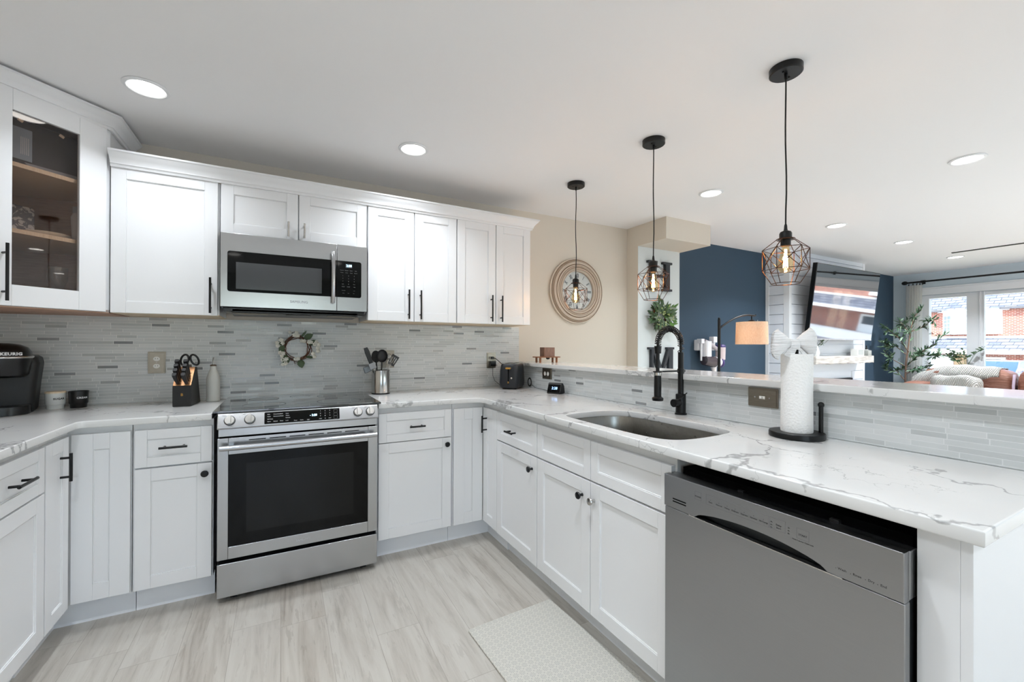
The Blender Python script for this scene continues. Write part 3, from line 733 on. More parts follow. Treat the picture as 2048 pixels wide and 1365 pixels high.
# sloping control panel
b = MB()
prof = [(2.452, .9145), (2.444, .911), (2.420, .848), (2.426, .840), (2.50, .840), (2.50, .9145)]
b.loft([[(X0, y, z) for y, z in prof], [(X1, y, z) for y, z in prof]])
b.build('control_panel', m_steel, t, .003)
pn = thing  # (no-op alias keeps the sections short)
tilt = math.atan2(.024, .063)
def on_panel(x, z, y_off=0):                                # point on the panel face
    y = 2.420 + (z - .848) * .024 / .063; return Matrix.Translation((x, y, z)) @ Matrix.Rotation(-tilt, 4, 'X') @ Matrix.Translation((0, -y_off, 0))
gl = MB().box(-.075, -.0015, -.029, .272, .001, .029); gl.m = Matrix.Identity(4)
me = plate([rrect(-.0745, -.029, .271, .029, .004)], .0016); me.transform(on_panel(0, .880, .0016) @ XZ)
disp = link('display_panel', flip(me), m_glassblk, t, smooth=False)
its = [(s_, x, z, .0062, 'LEFT') for s_, x, z in (('Bake', -.062, .018), ('Convection', -.036, .018), ('Broil', -.007, .018), ('Keep', .018, .018),
    ('Roast', -.062, .007), ('Convection', -.036, .007), ('Bread', -.007, .007), ('Warm', .018, .007), ('Self Clean', -.062, -.006), ('Favorite', .018, -.004),
    ('Steam', -.062, -.018), ('Sabbath', -.036, -.018), ('Delay', -.007, -.018), ('Lock', .018, -.018), ('Timer', .055, -.021), ('Clock', .083, -.021), ('Light', .115, -.021))]
its += [(str(k + 1), .178 + (k % 3) * .0225, .019 - (k // 3) * .013, .0075) for k in range(9)] + [('0', .2005, -.021, .0075), ('CLEAR', .178, -.021, .0045), ('START', .223, -.021, .0045)]
text('display_print', its, m_txtw, disp, mtx=on_panel(0, .880, .0022), depth=.0004)
b = MB()
for zz in (.0145, -.0035, -.0195):
    for a_, c_, e_, f_ in ((.2420, zz + .0065, .2600, zz + .0072), (.2420, zz - .0065, .2600, zz - .0058), (.2420, zz - .0065, .2427, zz + .0065), (.2593, zz - .0065, .26, zz + .0065)): b.box(a_, -.0004, c_, e_, 0, f_)
b.m = Matrix.Identity(4); o = b.build('button_outlines', m_txtg, disp, smooth=False); o.data.transform(on_panel(0, .880, .0018))
text('clock_digits', [('- 2:28', .145, .0, .0145)], m_led, disp, mtx=on_panel(0, .880, .0022), depth=.0004)
for x in (-.218, -.136, .364, .428):
    MB().lathe([(.001, .0), (.0235, .0), (.0235, .004), (.001, .004)], n=32, axis='y').build('knob_ring', m_pocket, t).data.transform(on_panel(x, .880, 0))
    k = MB().lathe([(.001, .004), (.0195, .004), (.0215, .006), (.0205, .014), (.019, .018), (.001, .018)], n=32, axis='y')
    k.box(-.006, -.030, -.019, .006, -.016, .019)
    k.cyl((0, -.016, 0), (0, -.017, 0), .019, n=24)
    o = k.build('control_knob', m_chrome, t, .0012); o.data.transform(on_panel(x, .880, 0))
text('panel_print', [('.', -.178, .900, .02), ('Front', -.240, .905, .006), ('Rear', -.16, .907, .006), ('.', .397, .903, .02), ('Front', .34, .905, .006), ('Rear', .405, .906, .006)], m_txtk, t, mtx=on_panel(0, .880, .0002) @ Matrix.Translation((0, 0, -.880)))
MB().box(X0 + .003, 2.448, .802, X1 - .003, 2.50, .839).build('upper_band', m_steel, t, .002)
MB().box(X0 + .006, 2.47, .03, X1 - .006, 2.51, .84).build('gap_backing', m_void, t, smooth=False)
# oven door
def frame_xz(x0, z0, x1, z1, hx0, hz0, hx1, hz1, y0, y1):
    return MB().box(x0, y0, z0, hx0, y1, z1).box(hx1, y0, z0, x1, y1, z1).box(hx0, y0, z0, hx1, y1, hz0).box(hx0, y0, hz1, hx1, y1, z1)
slots = []
b = frame_xz(X0, .213, X1, .795, -.224, .272, .420, .715, RY, 2.49)
dr = b.build('oven_door', m_steel, t, .0025)
MB().box(-.224, RY + .001, .272, .420, RY + .008, .715).build('door_glass', m_glassblk, dr, smooth=False)
MB().box(-.150, RY + .0003, .330, .345, RY + .0012, .665).build('inner_window', mat('oven_window', (12, 13, 13), .12, spec=.28), dr, smooth=False)
b = MB()
for i in range(6):
    x = -.14 + i * .088; b.box(x, RY - .0006, .777, x + .072, RY + .002, .781)
b.build('vent_slots', m_void, dr, smooth=False)
b = MB(); hy = 2.392
b.cyl((X0 + .012, hy, .757), (X1 - .012, hy, .757), .0125, n=20)
for x in (X0 + .055, X1 - .055): b.box(x - .012, hy, .748, x + .012, RY, .766)
b.build('door_handle', m_steel, dr, .002)
text('maker_mark', [('SAMSUNG', .10, .241, .0135)], mat('faint_mark', (196, 197, 198), .35, 1), dr, y=RY - .0002)
w_ = MB().box(X0, RY, .033, X1, 2.49, .194).build('storage_drawer', m_steel, t, .0025)
MB().box(X0 + .05, 2.50, 0, X0 + .08, 2.53, .033).box(X1 - .08, 2.50, 0, X1 - .05, 2.53, .033).build('foot', m_softblack, t)

# ------------------------------------------------------------------ over-the-range microwave
t = thing('microwave', 'stainless steel over-the-range microwave with a black window', 'microwave', (0, 0, 0))
MX0, MX1, MY, MZ0, MZ1 = -.289, .456, 2.72, 1.447, 1.842
MB().box(MX0 + .002, MY + .03, MZ0 - .008, MX1 - .002, 3.11, MZ1).build('body', mat('dark_steel_body', (86, 88, 90), .4, .8), t, smooth=False)
sp = .2855
def plate_xz(loops, th, y): me = plate(loops, th, .0015); me.transform(Matrix.Translation((0, y, 0)) @ XZ); return flip(me)
dr = link('door', plate_xz([[(MX0, MZ0), (sp - .001, MZ0), (sp - .001, MZ1), (MX0, MZ1)]], .03, MY), m_steel, t, angle=40)
cp = link('control_panel', plate_xz([[(sp + .001, MZ0), (MX1, MZ0), (MX1, MZ1), (sp + .001, MZ1)]], .03, MY), m_steel, t, angle=40)
gx = rrect(-.258, 1.529, .60, 1.746, .012)
gA = [(-.246, 1.529)] + [(sp - .0015, 1.529), (sp - .0015, 1.746), (-.246, 1.746)] + arc(-.246, 1.734, .012, 90, 180, 5) + arc(-.246, 1.541, .012, 180, 270, 5)
gB = [(sp + .0015, 1.529)] + arc(.411, 1.541, .012, 270, 360, 5) + arc(.411, 1.734, .012, 0, 90, 5) + [(sp + .0015, 1.746)]
me = plate([gA], .002); me.transform(Matrix.Translation((0, MY - .0016, 0)) @ XZ); link('door_glass', flip(me), m_glassblk, dr, smooth=False)
me = plate([gB], .002); me.transform(Matrix.Translation((0, MY - .0016, 0)) @ XZ); g = link('touch_panel', flip(me), m_glassblk, cp, smooth=False)
MB().box(-.219, MY - .0022, 1.544, .203, MY - .0014, 1.688).build('mesh_window', mat('microwave_window', (62, 64, 66), .10, spec=.6), dr, smooth=False)
b = MB(); hx = .262
b.tube([(hx, MY - .022, 1.494), (hx, MY - .034, 1.52), (hx, MY - .040, 1.64), (hx, MY - .034, 1.76), (hx, MY - .022, 1.787)], .0115, 16)
b.cyl((hx, MY - .03, 1.512), (hx, MY, 1.512), .009).cyl((hx, MY - .03, 1.770), (hx, MY, 1.770), .009)
b.build('door_handle', m_steel, dr)
text('maker_mark', [('SAMSUNG', .085, 1.488, .020)], m_txtg, dr, y=MY - .0002)
MB().box(.332, MY - .0024, 1.706, .370, MY - .0016, 1.730).build('display', mat('display_grey', (52, 56, 60), .3), g, smooth=False)
text('clock_digits', [('2:28', .352, 1.718, .018)], m_led, g, y=MY - .0024, depth=.0004)
its = []
for k, (a_, z_) in enumerate([(x, z) for z in (1.690, 1.676) for x in (.310, .336, .362, .388)]): its.append((['Popcorn', 'Defrost', 'Sensor', 'Melt', 'Power', 'Timer', 'Clock', 'Reheat'][k], a_ + .003, z_, .0062))
its += [(str(k + 1), .318 + (k % 3) * .032, 1.658 - (k // 3) * .0165, .008) for k in range(9)]
its += [('0', .350, 1.6085, .008), ('Light', .318, 1.6085, .006), ('Vent', .382, 1.6085, .006), ('STOP', .320, 1.592, .007), ('START', .350, 1.592, .006), ('+30s', .383, 1.592, .007), ('Turntable', .322, 1.570, .005), ('Lock', .382, 1.570, .005), ('More', .322, 1.554, .005), ('Less', .350, 1.554, .005), ('Eco', .380, 1.554, .005)]
text('button_print', its, m_txtg, g, y=MY - .0018, depth=.0004)
un = MB().box(MX0 + .01, MY + .012, MZ0 - .026, MX1 - .01, MY + .16, MZ0 - .002)
un.prism([(MX0 + .05, MY + .012), (MX1 - .05, MY + .012), (MX1 - .03, 3.09), (MX0 + .03, 3.09)], MZ0 - .030, MZ0 - .008)
un = un.build('underside', m_blackpl, t, .004)
for x0, x1 in ((-.235, -.07), (.24, .40)): MB().box(x0, MY + .045, MZ0 - .0325, x1, MY + .14, MZ0 - .030).build('grease_filter', mat('filter_metal', (150, 142, 126), .4, 1), un, .001)
MB().box(.02, MY + .06, MZ0 - .033, .15, MY + .12, MZ0 - .03).build('lamp_cover', mat('lamp_cover_grey', (90, 92, 92), .3), un, .002)

# ------------------------------------------------------------------ dishwasher (faces -x; local x runs toward the camera)
t = thing('dishwasher', 'stainless steel dishwasher under the near end of the peninsula counter', 'dishwasher', (1.092, .983, 0), -90)
W_ = .606
MB().box(.012, .075, .10, W_ - .012, .60, .846).build('tub', m_void, t, smooth=False)
MB().box(.0, .07, 0, W_, .09, .098).build('toe_kick', m_softblack, t, smooth=False)
dd = MB().box(0, .004, .104, W_, .028, .7285).build('door', m_steel_d, t, .003)
MB().box(.004, .028, .104, W_ - .004, .062, .824).build('inner_door', mat('dark_liner', (46, 48, 50), .4, .5), dd, .002)
P0_, P1_ = .115, .470
notch = [(P0_ + (P1_ - P0_) * i / 24, .731 + .030 * math.sin(PI * i / 24) ** .55) for i in range(25)]
loop = [(0, .731)] + notch + [(W_, .731), (W_, .832), (0, .832)]
me = plate([loop], .026, .0022); me.transform(Matrix.Translation((0, 0, 0)) @ XZ)
cp = link('control_panel', flip(me), m_steel_d, t, angle=30)
MB().box(0, .026, .731, W_, .060, .830).build('panel_top', m_steel_d, cp, .002)
b = MB(); n_ = 16; rings = []
for i in range(n_ + 1):
    u = i / n_; x = P0_ + (P1_ - P0_) * u; hgt = .030 * math.sin(PI * u) ** .55 + .0005
    rings.append([(x, .0245, .731), (x, .0245, .731 + hgt), (x, .0255, .731 + hgt), (x, .0255, .731)])
b.loft(rings); b.build('pocket_handle', mat('pocket_dark', (58, 60, 61), .3, .9), cp, smooth=False)
MB().box(P0_ - .02, -.002, .7285, P1_ + .03, .006, .7315).build('pocket_lip', m_chrome, cp, .0008)
b = MB()
for zz in (.760, .752): b.box(.035, -.0006, zz, .085, .002, zz + .0035)
b.build('air_slots', m_void, cp, smooth=False)
its = [('POWER', .128, .795, .0062)]
for s_, x in (('Auto', .17), ('Normal', .197), ('Heavy', .222), ('Delicate', .246), ('Express', .272), ('Sanitize', .298), ('Hi-Temp', .324)): its.append((s_, x, .792, .0062)); its.append(('.', x, .802, .014))
its += [('Delay', .362, .797, .006), ('Start', .362, .790, .006), ('START', .418, .793, .0065), ('Hold 3 sec for Child Lock', .418, .778, .0045), ('3h', .344, .800, .005), ('6h', .344, .793, .005), ('9h', .344, .786, .005), ('2h', .386, .800, .005), ('4h', .386, .793, .005), ('8h', .386, .786, .005)]
its += [('.', .487, .752, .012), ('Wash', .499, .750, .0072), ('.', .515, .752, .012), ('Rinse', .527, .750, .0072), ('.', .542, .752, .012), ('Dry', .552, .750, .0072), ('.', .563, .752, .012), ('End', .573, .750, .0072)]
text('button_print', its, m_txtk, cp, y=-.0001, depth=.0003)
b = MB()
for x0, x1, z0, z1 in ((.117, .139, .786, .810), (.155, .338, .783, .812), (.340, .378, .783, .812), (.404, .432, .783, .808)):
    for q in ((x0, z0, x1, z0 + .0006), (x0, z1 - .0006, x1, z1), (x0, z0, x0 + .0006, z1), (x1 - .0006, z0, x1, z1)): b.box(q[0], -.0003, q[1], q[2], .0002, q[3])
b.build('button_outlines', m_txtg, cp, smooth=False)
b = MB().box(.45, .05, .826, .47, .062, .838).box(.22, .05, .826, .235, .062, .836); b.build('latch', m_softblack, t, .001)

# ------------------------------------------------------------------ faucet
t = thing('kitchen_faucet', 'matte black spring-neck kitchen faucet behind the sink', 'faucet', (1.700, 1.43, .9145))
MB().lathe([(.001, 0), (.0275, 0), (.0275, .006), (.0235, .008), (.0235, .095), (.0225, .098), (.0135, .100), (.0135, .30), (.001, .30)], n=32).build('body', m_black, t)
# lever housing sits on the near-left side
b = MB().cyl((0, 0, .058), (-.048, -.006, .058), .0175, .0175, 24).lathe([(.001, 0), (.019, 0), (.019, .012), (.001, .012)], (-.060, -.008, .058), 24, 'x')
b.tube([(-.054, -.012, .066), (-.030, -.024, .082), (.006, -.031, .106)], [.0035, .003, .0025], 10)
b.build('lever', m_black, t)
arcp = []
for i in range(41):
    a = PI * i / 40; arcp.append((-.0775 + .0775 * math.cos(a), 0, .338 + .074 * math.sin(a)))
path = [(0, 0, .30), (0, 0, .32)] + arcp + [(-.155, 0, .318)]
MB().tube(path, .0062, 10).build('inner_hose', m_softblack, t)
pts = []; nturn = 28
def path_at(u):
    k = u * (len(path) - 1); i = min(int(k), len(path) - 2); f = k - i
    return Vector(path[i]).lerp(Vector(path[i + 1]), f), (Vector(path[i + 1]) - Vector(path[i])).normalized()
for i in range(nturn * 14 + 1):
    u = i / (nturn * 14); p, d_ = path_at(u); n1_ = Vector((0, 1, 0)); n2_ = d_.cross(n1_); a = 2 * PI * nturn * u
    pts.append(p + (n1_ * math.cos(a) + n2_ * math.sin(a)) * .0135)
MB().tube(pts, .0021, 6).build('spring', m_black, t)
MB().cyl((-.155, 0, .33), (-.155, 0, .295), .0165, .0145).tube([(-.155, 0, .295), (-.156, 0, .26), (-.156, 0, .205)], .0085, 14).build('neck_hose', m_black, t)
MB().lathe([(.001, .075), (.024, .075), (.0255, .080), (.0255, .088), (.0165, .094), (.0165, .150), (.0155, .205), (.001, .205)], (-.156, 0, 0), 28).build('spray_head', m_black, t)
MB().lathe([(.0160, .192), (.0172, .193), (.0172, .207), (.0160, .208)], (-.156, 0, 0), 28).build('spray_collar', m_chrome, t)
MB().cyl((.012, 0, .210), (-.142, 0, .210), .0042, n=12).torus((-.156, 0, .210), .0185, .0035, 24, 8).lathe([(.0135, .200), (.0165, .200), (.0165, .220), (.0135, .220)], n=24).cyl((.012, 0, .21), (.026, 0, .21), .006, n=12).build('holder_arm', m_black, t)

# ------------------------------------------------------------------ outlets and switch
m_plate = steel('nickel_plate', (142, 134, 122), (160, 152, 140), .34, (.5, .5, 12))
def outlet(x, y, z, rz, label, kind='duplex', name='wall_outlet', horizontal=False, cat='outlet'):
    t = thing(name, label, cat, (x, y, z), rz)
    w2, h2 = (.062, .039) if horizontal else (.040, .062)
    b = MB().prism(rrect(-w2, -h2, w2, h2, .003, 2), -.005, 0, 'xz').prism(rrect(-w2 + .006, -h2 + .006, w2 - .006, h2 - .006, .002, 2), -.008, -.005, 'xz')
    b.build('cover_plate', m_plate, t, .0012)
    if kind == 'duplex':
        for s_ in (-1, 1):
            cx, cz = (s_ * .0205, 0) if horizontal else (0, s_ * .0205)
            r_ = MB().prism([(cx + .0155 * math.cos(a) * (1 if not horizontal else .85), cz + .0155 * math.sin(a) * (.85 if not horizontal else 1)) for a in [2 * PI * k / 20 for k in range(20)]], -.0098, -.008, 'xz').build('receptacle', m_whitepl, t, .0005)
            b = MB()
            for q in (-1, 1):
                if horizontal: b.box(cx - .0035, -.0101, q * .005 - .001, cx + .0035, -.0097, q * .005 + .001)
                else: b.box(q * .005 - .001, -.0101, cz - .0015, q * .005 + .001, -.0097, cz + .0055)
            b.build('slots', m_void, r_, smooth=False)
        MB().cyl((0, -.008, 0), (0, -.0092, 0), .003, n=12).build('screw', m_chrome, t)
    else:
        r_ = MB().box(-.012, -.0095, -.006, .012, -.008, .006).build('toggle_plate', m_whitepl, t, .0006)
        MB().box(-.0045, -.018, -.0035, .0045, -.009, .0035).build('toggle', m_whitepl, r_, .001)
        for s_ in (-1, 1): MB().cyl((s_ * .030, -.008, 0), (s_ * .030, -.0094, 0), .0032, n=12).build('screw', m_chrome, t)
    return t
outlet(-.629, 3.1115, 1.140, 0, 'nickel-framed double outlet on the tile left of the knife block')
outlet(.672, 3.1115, 1.145, 0, 'nickel-framed outlet on the tile half hidden behind the utensil crock')
outlet(1.487, 3.1115, 1.125, 0, 'nickel-framed outlet with two black plugs, above the toaster')
outlet(1.7435, 2.676, 1.036, -90, 'nickel-framed sideways outlet on the bar tile behind the small clock', horizontal=True)
outlet(1.7435, 1.054, 1.034, -90, 'nickel switch plate on the bar tile left of the paper towels', 'switch', 'light_switch', True, 'switch')
# ------------------------------------------------------------------ pendants over the bar
m_bronze = mat('bronze_wire', (74, 52, 40), .35, .9)
m_fil = mat('glowing_filament', (255, 190, 110), .5, emit=(255, 196, 128), es=55)
def pendant(x, y, label, rot):
    t = thing('cage_pendant_lamp', label, 'pendant lamp', (x, y, 0), rot, 'three cage pendant lamps over the bar')
    c_ = MB().lathe([(.001, ZC - .027), (.056, ZC - .027), (.060, ZC - .024), (.060, ZC - .0008), (.001, ZC - .0008)], n=40).build('canopy', m_black, t)
    MB().cyl((.028, 0, ZC - .027), (.028, 0, ZC - .031), .004, n=10).cyl((-.028, 0, ZC - .027), (-.028, 0, ZC - .031), .004, n=10).cyl((0, 0, ZC - .027), (0, 0, ZC - .05), .0065, .005, n=12).build('screws', m_black, c_)
    cp = [(.0035 * math.sin(k * 1.1) * (1 if 0 < k < 9 else 0), .002 * math.sin(k * .8) * (1 if 0 < k < 9 else 0), ZC - .04 - (ZC - .04 - 1.735) * k / 9) for k in range(10)]
    MB().tube(cp, .0030, 10).build('cord', m_softblack, t)
    MB().lathe([(.001, 1.742), (.004, 1.742), (.0055, 1.735), (.0065, 1.722), (.008, 1.716), (.019, 1.711), (.0225, 1.704), (.0225, 1.684), (.027, 1.683), (.027, 1.679), (.0185, 1.678), (.0185, 1.655), (.016, 1.652), (.001, 1.652)], n=32).build('socket', m_black, t)
    b = MB(); R_ = .083; top = [(.032 * math.cos(k * PI / 3), .032 * math.sin(k * PI / 3), 1.681) for k in range(6)]
    up = [(R_ * math.cos(k * PI / 3), R_ * math.sin(k * PI / 3), 1.640) for k in range(6)]; lo = [(p[0], p[1], 1.556) for p in up]
    bt = [(.050 * math.cos(k * PI / 3), .050 * math.sin(k * PI / 3), 1.500) for k in range(6)]
    r_ = .0014
    for k in range(6):
        j = (k + 1) % 6
        for p, q in ((top[k], up[k]), (up[k], up[j]), (up[k], lo[k]), (lo[k], lo[j]), (lo[k], bt[k]), (up[k], lo[j]), (up[j], lo[k])): b.tube([p, q], r_, 6)
    b.torus((0, 0, 1.681), .032, .002, 32, 6).torus((0, 0, 1.500), .050, .0016, 36, 6)
    b.build('wire_cage', m_bronze, t)
    bu = MB().lathe([(.012, 1.652), (.0135, 1.640), (.018, 1.622), (.026, 1.598), (.0295, 1.578), (.028, 1.562), (.020, 1.549), (.006, 1.543), (.001, 1.5428)], n=28, caps=False).build('bulb', m_bulb, t)
    b = MB()
    for k in range(8):
        a = k * PI / 4; b.tube([(.0035 * math.cos(a), .0035 * math.sin(a), 1.640), (.0085 * math.cos(a + .3), .0085 * math.sin(a + .3), 1.565)], .0011, 5)
    b.build('filament', m_fil, bu)
    lamp('lamp_light', 'POINT', (0, 0, 1.600), 1.35, (1, .62, .30), t, shadow_soft_size=.012)
pendant(1.803, 1.0, 'nearest cage pendant lamp, over the paper towel end of the bar', 8)
pendant(1.800, 1.70, 'middle cage pendant lamp, hanging above the faucet', 22)
pendant(1.803, 2.41, 'farthest cage pendant lamp, in front of the round wall clock', 4)

# ------------------------------------------------------------------ round wall clock
m_wash = plain_noise('whitewashed_wood', (206, 188, 168), (180, 160, 140), 26, .55, .06, stretch=(1, 1, 1))
_tc = N(m_wash, 'ShaderNodeTexCoord'); _s = N(m_wash, 'ShaderNodeSeparateXYZ'); L(m_wash, _tc.outputs['Object'], _s.inputs[0])
_r = math_n(m_wash, 'SQRT', math_n(m_wash, 'ADD', math_n(m_wash, 'MULTIPLY', _s.outputs[0], _s.outputs[0]), math_n(m_wash, 'MULTIPLY', _s.outputs[2], _s.outputs[2])))
_n = N(m_wash, 'ShaderNodeTexNoise', noise_dimensions='1D'); _n.inputs['Scale'].default_value = 120; _n.inputs['Detail'].default_value = 2; L(m_wash, _r, _n.inputs['W'])
L(m_wash, ramp(m_wash, _n.outputs[0], [(.36, (138, 118, 100)), (.5, (196, 180, 162)), (.65, (222, 210, 196))]), bsdf(m_wash).inputs['Base Color'])  # concentric whitewash streaks, also painting relief shade into the frame colour
m_face = plain_noise('clock_face_paper', (206, 210, 208), (188, 194, 194), 14, .5, 0)
t = thing('wall_clock', 'round whitewashed wooden wall clock with roman numerals', 'clock', (2.335, YB - .001, 1.737))
MB().lathe([(.001, 0), (.285, 0), (.292, .010), (.290, .022), (.278, .030), (.270, .020), (.262, .040), (.244, .046), (.238, .032), (.230, .048), (.214, .054), (.208, .040), (.200, .056), (.186, .058), (.179, .046), (.175, .030), (.174, .014), (.001, .014)], n=72, axis='y').build('frame', m_wash, t, angle=25)
MB().lathe([(.001, .014), (.173, .014), (.173, .016), (.001, .016)], n=64, axis='y').build('dial', m_face, t)
nums = ['XII', 'I', 'II', 'III', 'IIII', 'V', 'VI', 'VII', 'VIII', 'IX', 'X', 'XI']
for k, s_ in enumerate(nums):
    me = text_mesh([(s_, 0, 0, .040, 'CENTER', 1.0, .0006)], .001); me.transform(Matrix.Translation((0, 0, .138)) @ Matrix.Diagonal((.72, 1, 1.35, 1))); me.transform(Matrix.Translation((0, -.0165, 0)) @ Matrix.Rotation(math.radians(30 * k), 4, 'Y'))
    link('numeral', me, mat('numeral_blue', (48, 62, 76), .5), t, smooth=False)
def hand(nm, ang, ln, wd, yy):
    o = MB().prism([(-wd, -.02), (wd, -.02), (wd * .7, ln * .7), (0, ln), (-wd * .7, ln * .7)], -.001, 0, 'xz').build(nm, m_txtk, t, smooth=False); o.location = (0, yy, 0); o.rotation_euler = (0, math.radians(ang), 0)
hand('hour_hand', 74, .085, .006, -.019); hand('minute_hand', 168, .125, .005, -.021)
MB().lathe([(.001, .016), (.008, .016), (.008, .024), (.001, .024)], n=16, axis='y').build('hub', m_txtk, t)

# ------------------------------------------------------------------ back counter, left side
CTZ = .9145
t = thing('pod_coffee_maker', 'black pod coffee maker at the left end of the counter', 'coffee maker', (-1.172, 2.925, CTZ), 14)
b = MB().loft([rr for rr in [[(x, y, z) for x, y in rrect(-.118 - e, -.05, .118 + e, .150, .03)] for z, e in ((0, -.012), (.01, -.008), (.14, .002), (.235, .012), (.262, .006), (.272, -.008))]])
b.build('housing', m_softblack, t, angle=50)
MB().loft([[(x, y - .07, z) for x, y in rrect(-.105, -.085, .105, .085, .075, 8)] for z in (0, .004, .036, .040)]).build('drip_tray_base', m_blackpl, t, .002, angle=50)
MB().loft([[(x * k_, y * k_ - .045, z) for x, y in rrect(-.108, -.10, .108, .10, .085, 8)] for z, k_ in ((.172, .78), (.185, .90), (.235, .97), (.25, 1.0), (.262, 1.0))]).build('brew_head', m_blackpl, t, angle=50)
MB().loft([[(x * k_, y * k_ - .045, z) for x, y in rrect(-.112, -.104, .112, .104, .088, 8)] for z, k_ in ((.262, 1.0), (.264, 1.01), (.270, 1.0), (.272, .97))]).build('silver_band', m_chrome, t, angle=50)
MB().loft([[(x * k_, y * k_ - .045, z) for x, y in rrect(-.106, -.10, .106, .10, .085, 8)] for z, k_ in ((.272, 1.0), (.292, .97), (.312, .86), (.326, .62), (.332, .3), (.333, .05))]).build('lid', m_blackpl, t, angle=70)
text('lid_print', [('KEURIG', .052, .282, .018, 'CENTER', 1.12, .0008)], m_txtw, t, y=-.143, depth=.003)
def canister(x, y, m, word, mt, label, lid, rz):
    t = thing('canister', label, 'canister', (x, y, CTZ), rz)
    MB().lathe([(.001, 0), (.031, 0), (.032, .002), (.032, .018), (.0335, .020), (.037, .026), (.038, .070), (.0385, .080), (.001, .080)], n=36).build('jar', m, t, angle=50)
    if lid == 'wood': MB().lathe([(.001, .080), (.039, .080), (.0395, .083), (.038, .0885), (.001, .0885)], n=36).build('lid', m_ply, t)
    else:
        MB().lathe([(.0365, .080), (.039, .080), (.0395, .085), (.0365, .086)], n=36, caps=False).build('rim', m, t)
    # wording wrapped round the jar
    me = text_mesh([(word, 0, .052, .0125, 'CENTER', 1.1, .0004)], .0006)
    for v_ in me.vertices:
        a = v_.co.x / .0382; rr = .0384 - v_.co.y; v_.co = (rr * math.sin(a), -rr * math.cos(a), v_.co.z)
    link('word_print', me, mt, t, smooth=False)
m_cer = mat('white_ceramic', (214, 216, 214), .25); m_cerb = mat('black_ceramic', (14, 14, 15), .3)
canister(-1.012, 3.010, m_cer, 'SUGAR', m_txtk, 'small white ceramic canister lettered sugar, with a wooden lid', 'wood', 38)
canister(-.929, 3.022, m_cerb, 'CREAM', m_txtw, 'small black ceramic creamer jar lettered cream', 'rim', 38)

# knife block
KB = (-.465, 2.815, CTZ)
t = thing('knife_block', 'matte black knife block with a copper-coloured slotted top', 'knife block', KB, -4)
side = [(0, 0), (.195, 0), (.120, .205), (.085, .205), (0, .108)]
b = MB(); b.loft([[(-.041, y, z) for y, z in side], [(.041, y, z) for y, z in side]]); b.build('block', m_softblack, t, .003)
sl = Vector((0, .085, .097)).normalized(); nrm = Vector((0, -.097, .085)).normalized()
m_cop = mat('copper_top', (214, 160, 116), .28, .7)
MTop = Matrix.Translation((0, 0, .108)) @ Matrix((Vector((1, 0, 0)), sl, nrm)).transposed().to_4x4()
me = plate([rrect(-.039, .003, .039, .127, .004)], .002); me.transform(MTop); link('slotted_top', me, m_cop, t, smooth=False)
b = MB()
for i in range(5):
    for s_ in (-1, 1): b.box(s_ * .018 - .012, .012 + i * .018, .0018, s_ * .018 + .012, .0145 + i * .018, .0024)
o = b.build('slots', m_void, t, smooth=False); o.data.transform(MTop)
text('monogram', [('B', 0, .062, .020)], m_gold, t, y=-.0002)
tk_M = t.matrix_world.copy() if 0 else Matrix.Translation(KB) @ Matrix.Rotation(math.radians(-4), 4, 'Z')
def knife(col, row, lean, label):
    t = thing('kitchen_knife', label, 'knife', (0, 0, 0), 0, 'knives standing in the knife block')
    base_ = Matrix.Translation(KB) @ Matrix.Rotation(math.radians(-4), 4, 'Z') @ MTop @ Matrix.Translation((col * .0185, .017 + row * .021, .0030)) @ Matrix.Rotation(math.radians(lean), 4, 'X')
    t.matrix_world = base_
    L_ = .088 + row * .004
    rings = []
    for z, wx, wy, oy in ((0, .007, .008, 0), (.012, .0078, .0085, 0), (.05, .0090, .0095, -.001), (L_ - .02, .0098, .0098, .001), (L_ - .006, .0102, .0100, .003), (L_, .009, .009, .003)):
        rings.append([(x, y + oy, z) for x, y in rrect(-wx, -wy, wx, wy, .005, 3)])
    MB().loft(rings).build('handle', m_softblack, t, angle=50)
    return t
rows = ['front', 'second', 'third', 'fourth', 'rearmost']
for r_ in range(4):
    for c_, nm in ((-1, 'left'), (1, 'right')): knife(c_, r_, 6 - r_ * 4, f'black-handled knife, {rows[r_]} row of the {nm} column in the knife block')
t = thing('kitchen_scissors', 'black-handled scissors standing in the back of the knife block', 'scissors')
t.matrix_world = Matrix.Translation(KB) @ Matrix.Rotation(math.radians(-4), 4, 'Z') @ Matrix.Translation((.012, .095, .200)) @ Matrix.Rotation(math.radians(10), 4, 'X')
for s_, dx, ang in ((-1, -.021, 14), (1, .024, -20)):
    b = MB().torus((0, 0, 0), 1, .0, 3, 3) if 0 else MB()
    pts = []
    for k in range(33):
        a = 2 * PI * k / 32; x = .017 * math.cos(a); z = .030 * math.sin(a); ca, sa = math.cos(math.radians(ang)), math.sin(math.radians(ang))
        pts.append((dx + x * ca + z * sa, 0, .045 - x * sa + z * ca))
    b.tube(pts, .0052, 8); b.build('handle_loop', m_blackpl, t)
MB().box(-.010, -.003, -.02, .010, .003, .02).build('blades', m_chrome, t, .001)

t = thing('oil_bottle', 'white ceramic oil bottle with a metal pourer, left of the range', 'bottle', (-.352, 3.018, CTZ))
MB().lathe([(.001, 0), (.031, 0), (.034, .004), (.034, .115), (.033, .135), (.026, .162), (.0165, .185), (.0145, .205), (.001, .205)], n=36).build('bottle_body', mat('matte_cream_ceramic', (214, 213, 206), .5), t, angle=60)
MB().lathe([(.001, .204), (.016, .204), (.016, .210), (.009, .213), (.001, .213)], n=24).build('stopper', mat('brown_stopper', (104, 84, 64), .5), t)
MB().tube([(0, 0, .212), (0, 0, .235), (.002, -.004, .255)], .0042, 12).build('pourer', m_chrome, t)

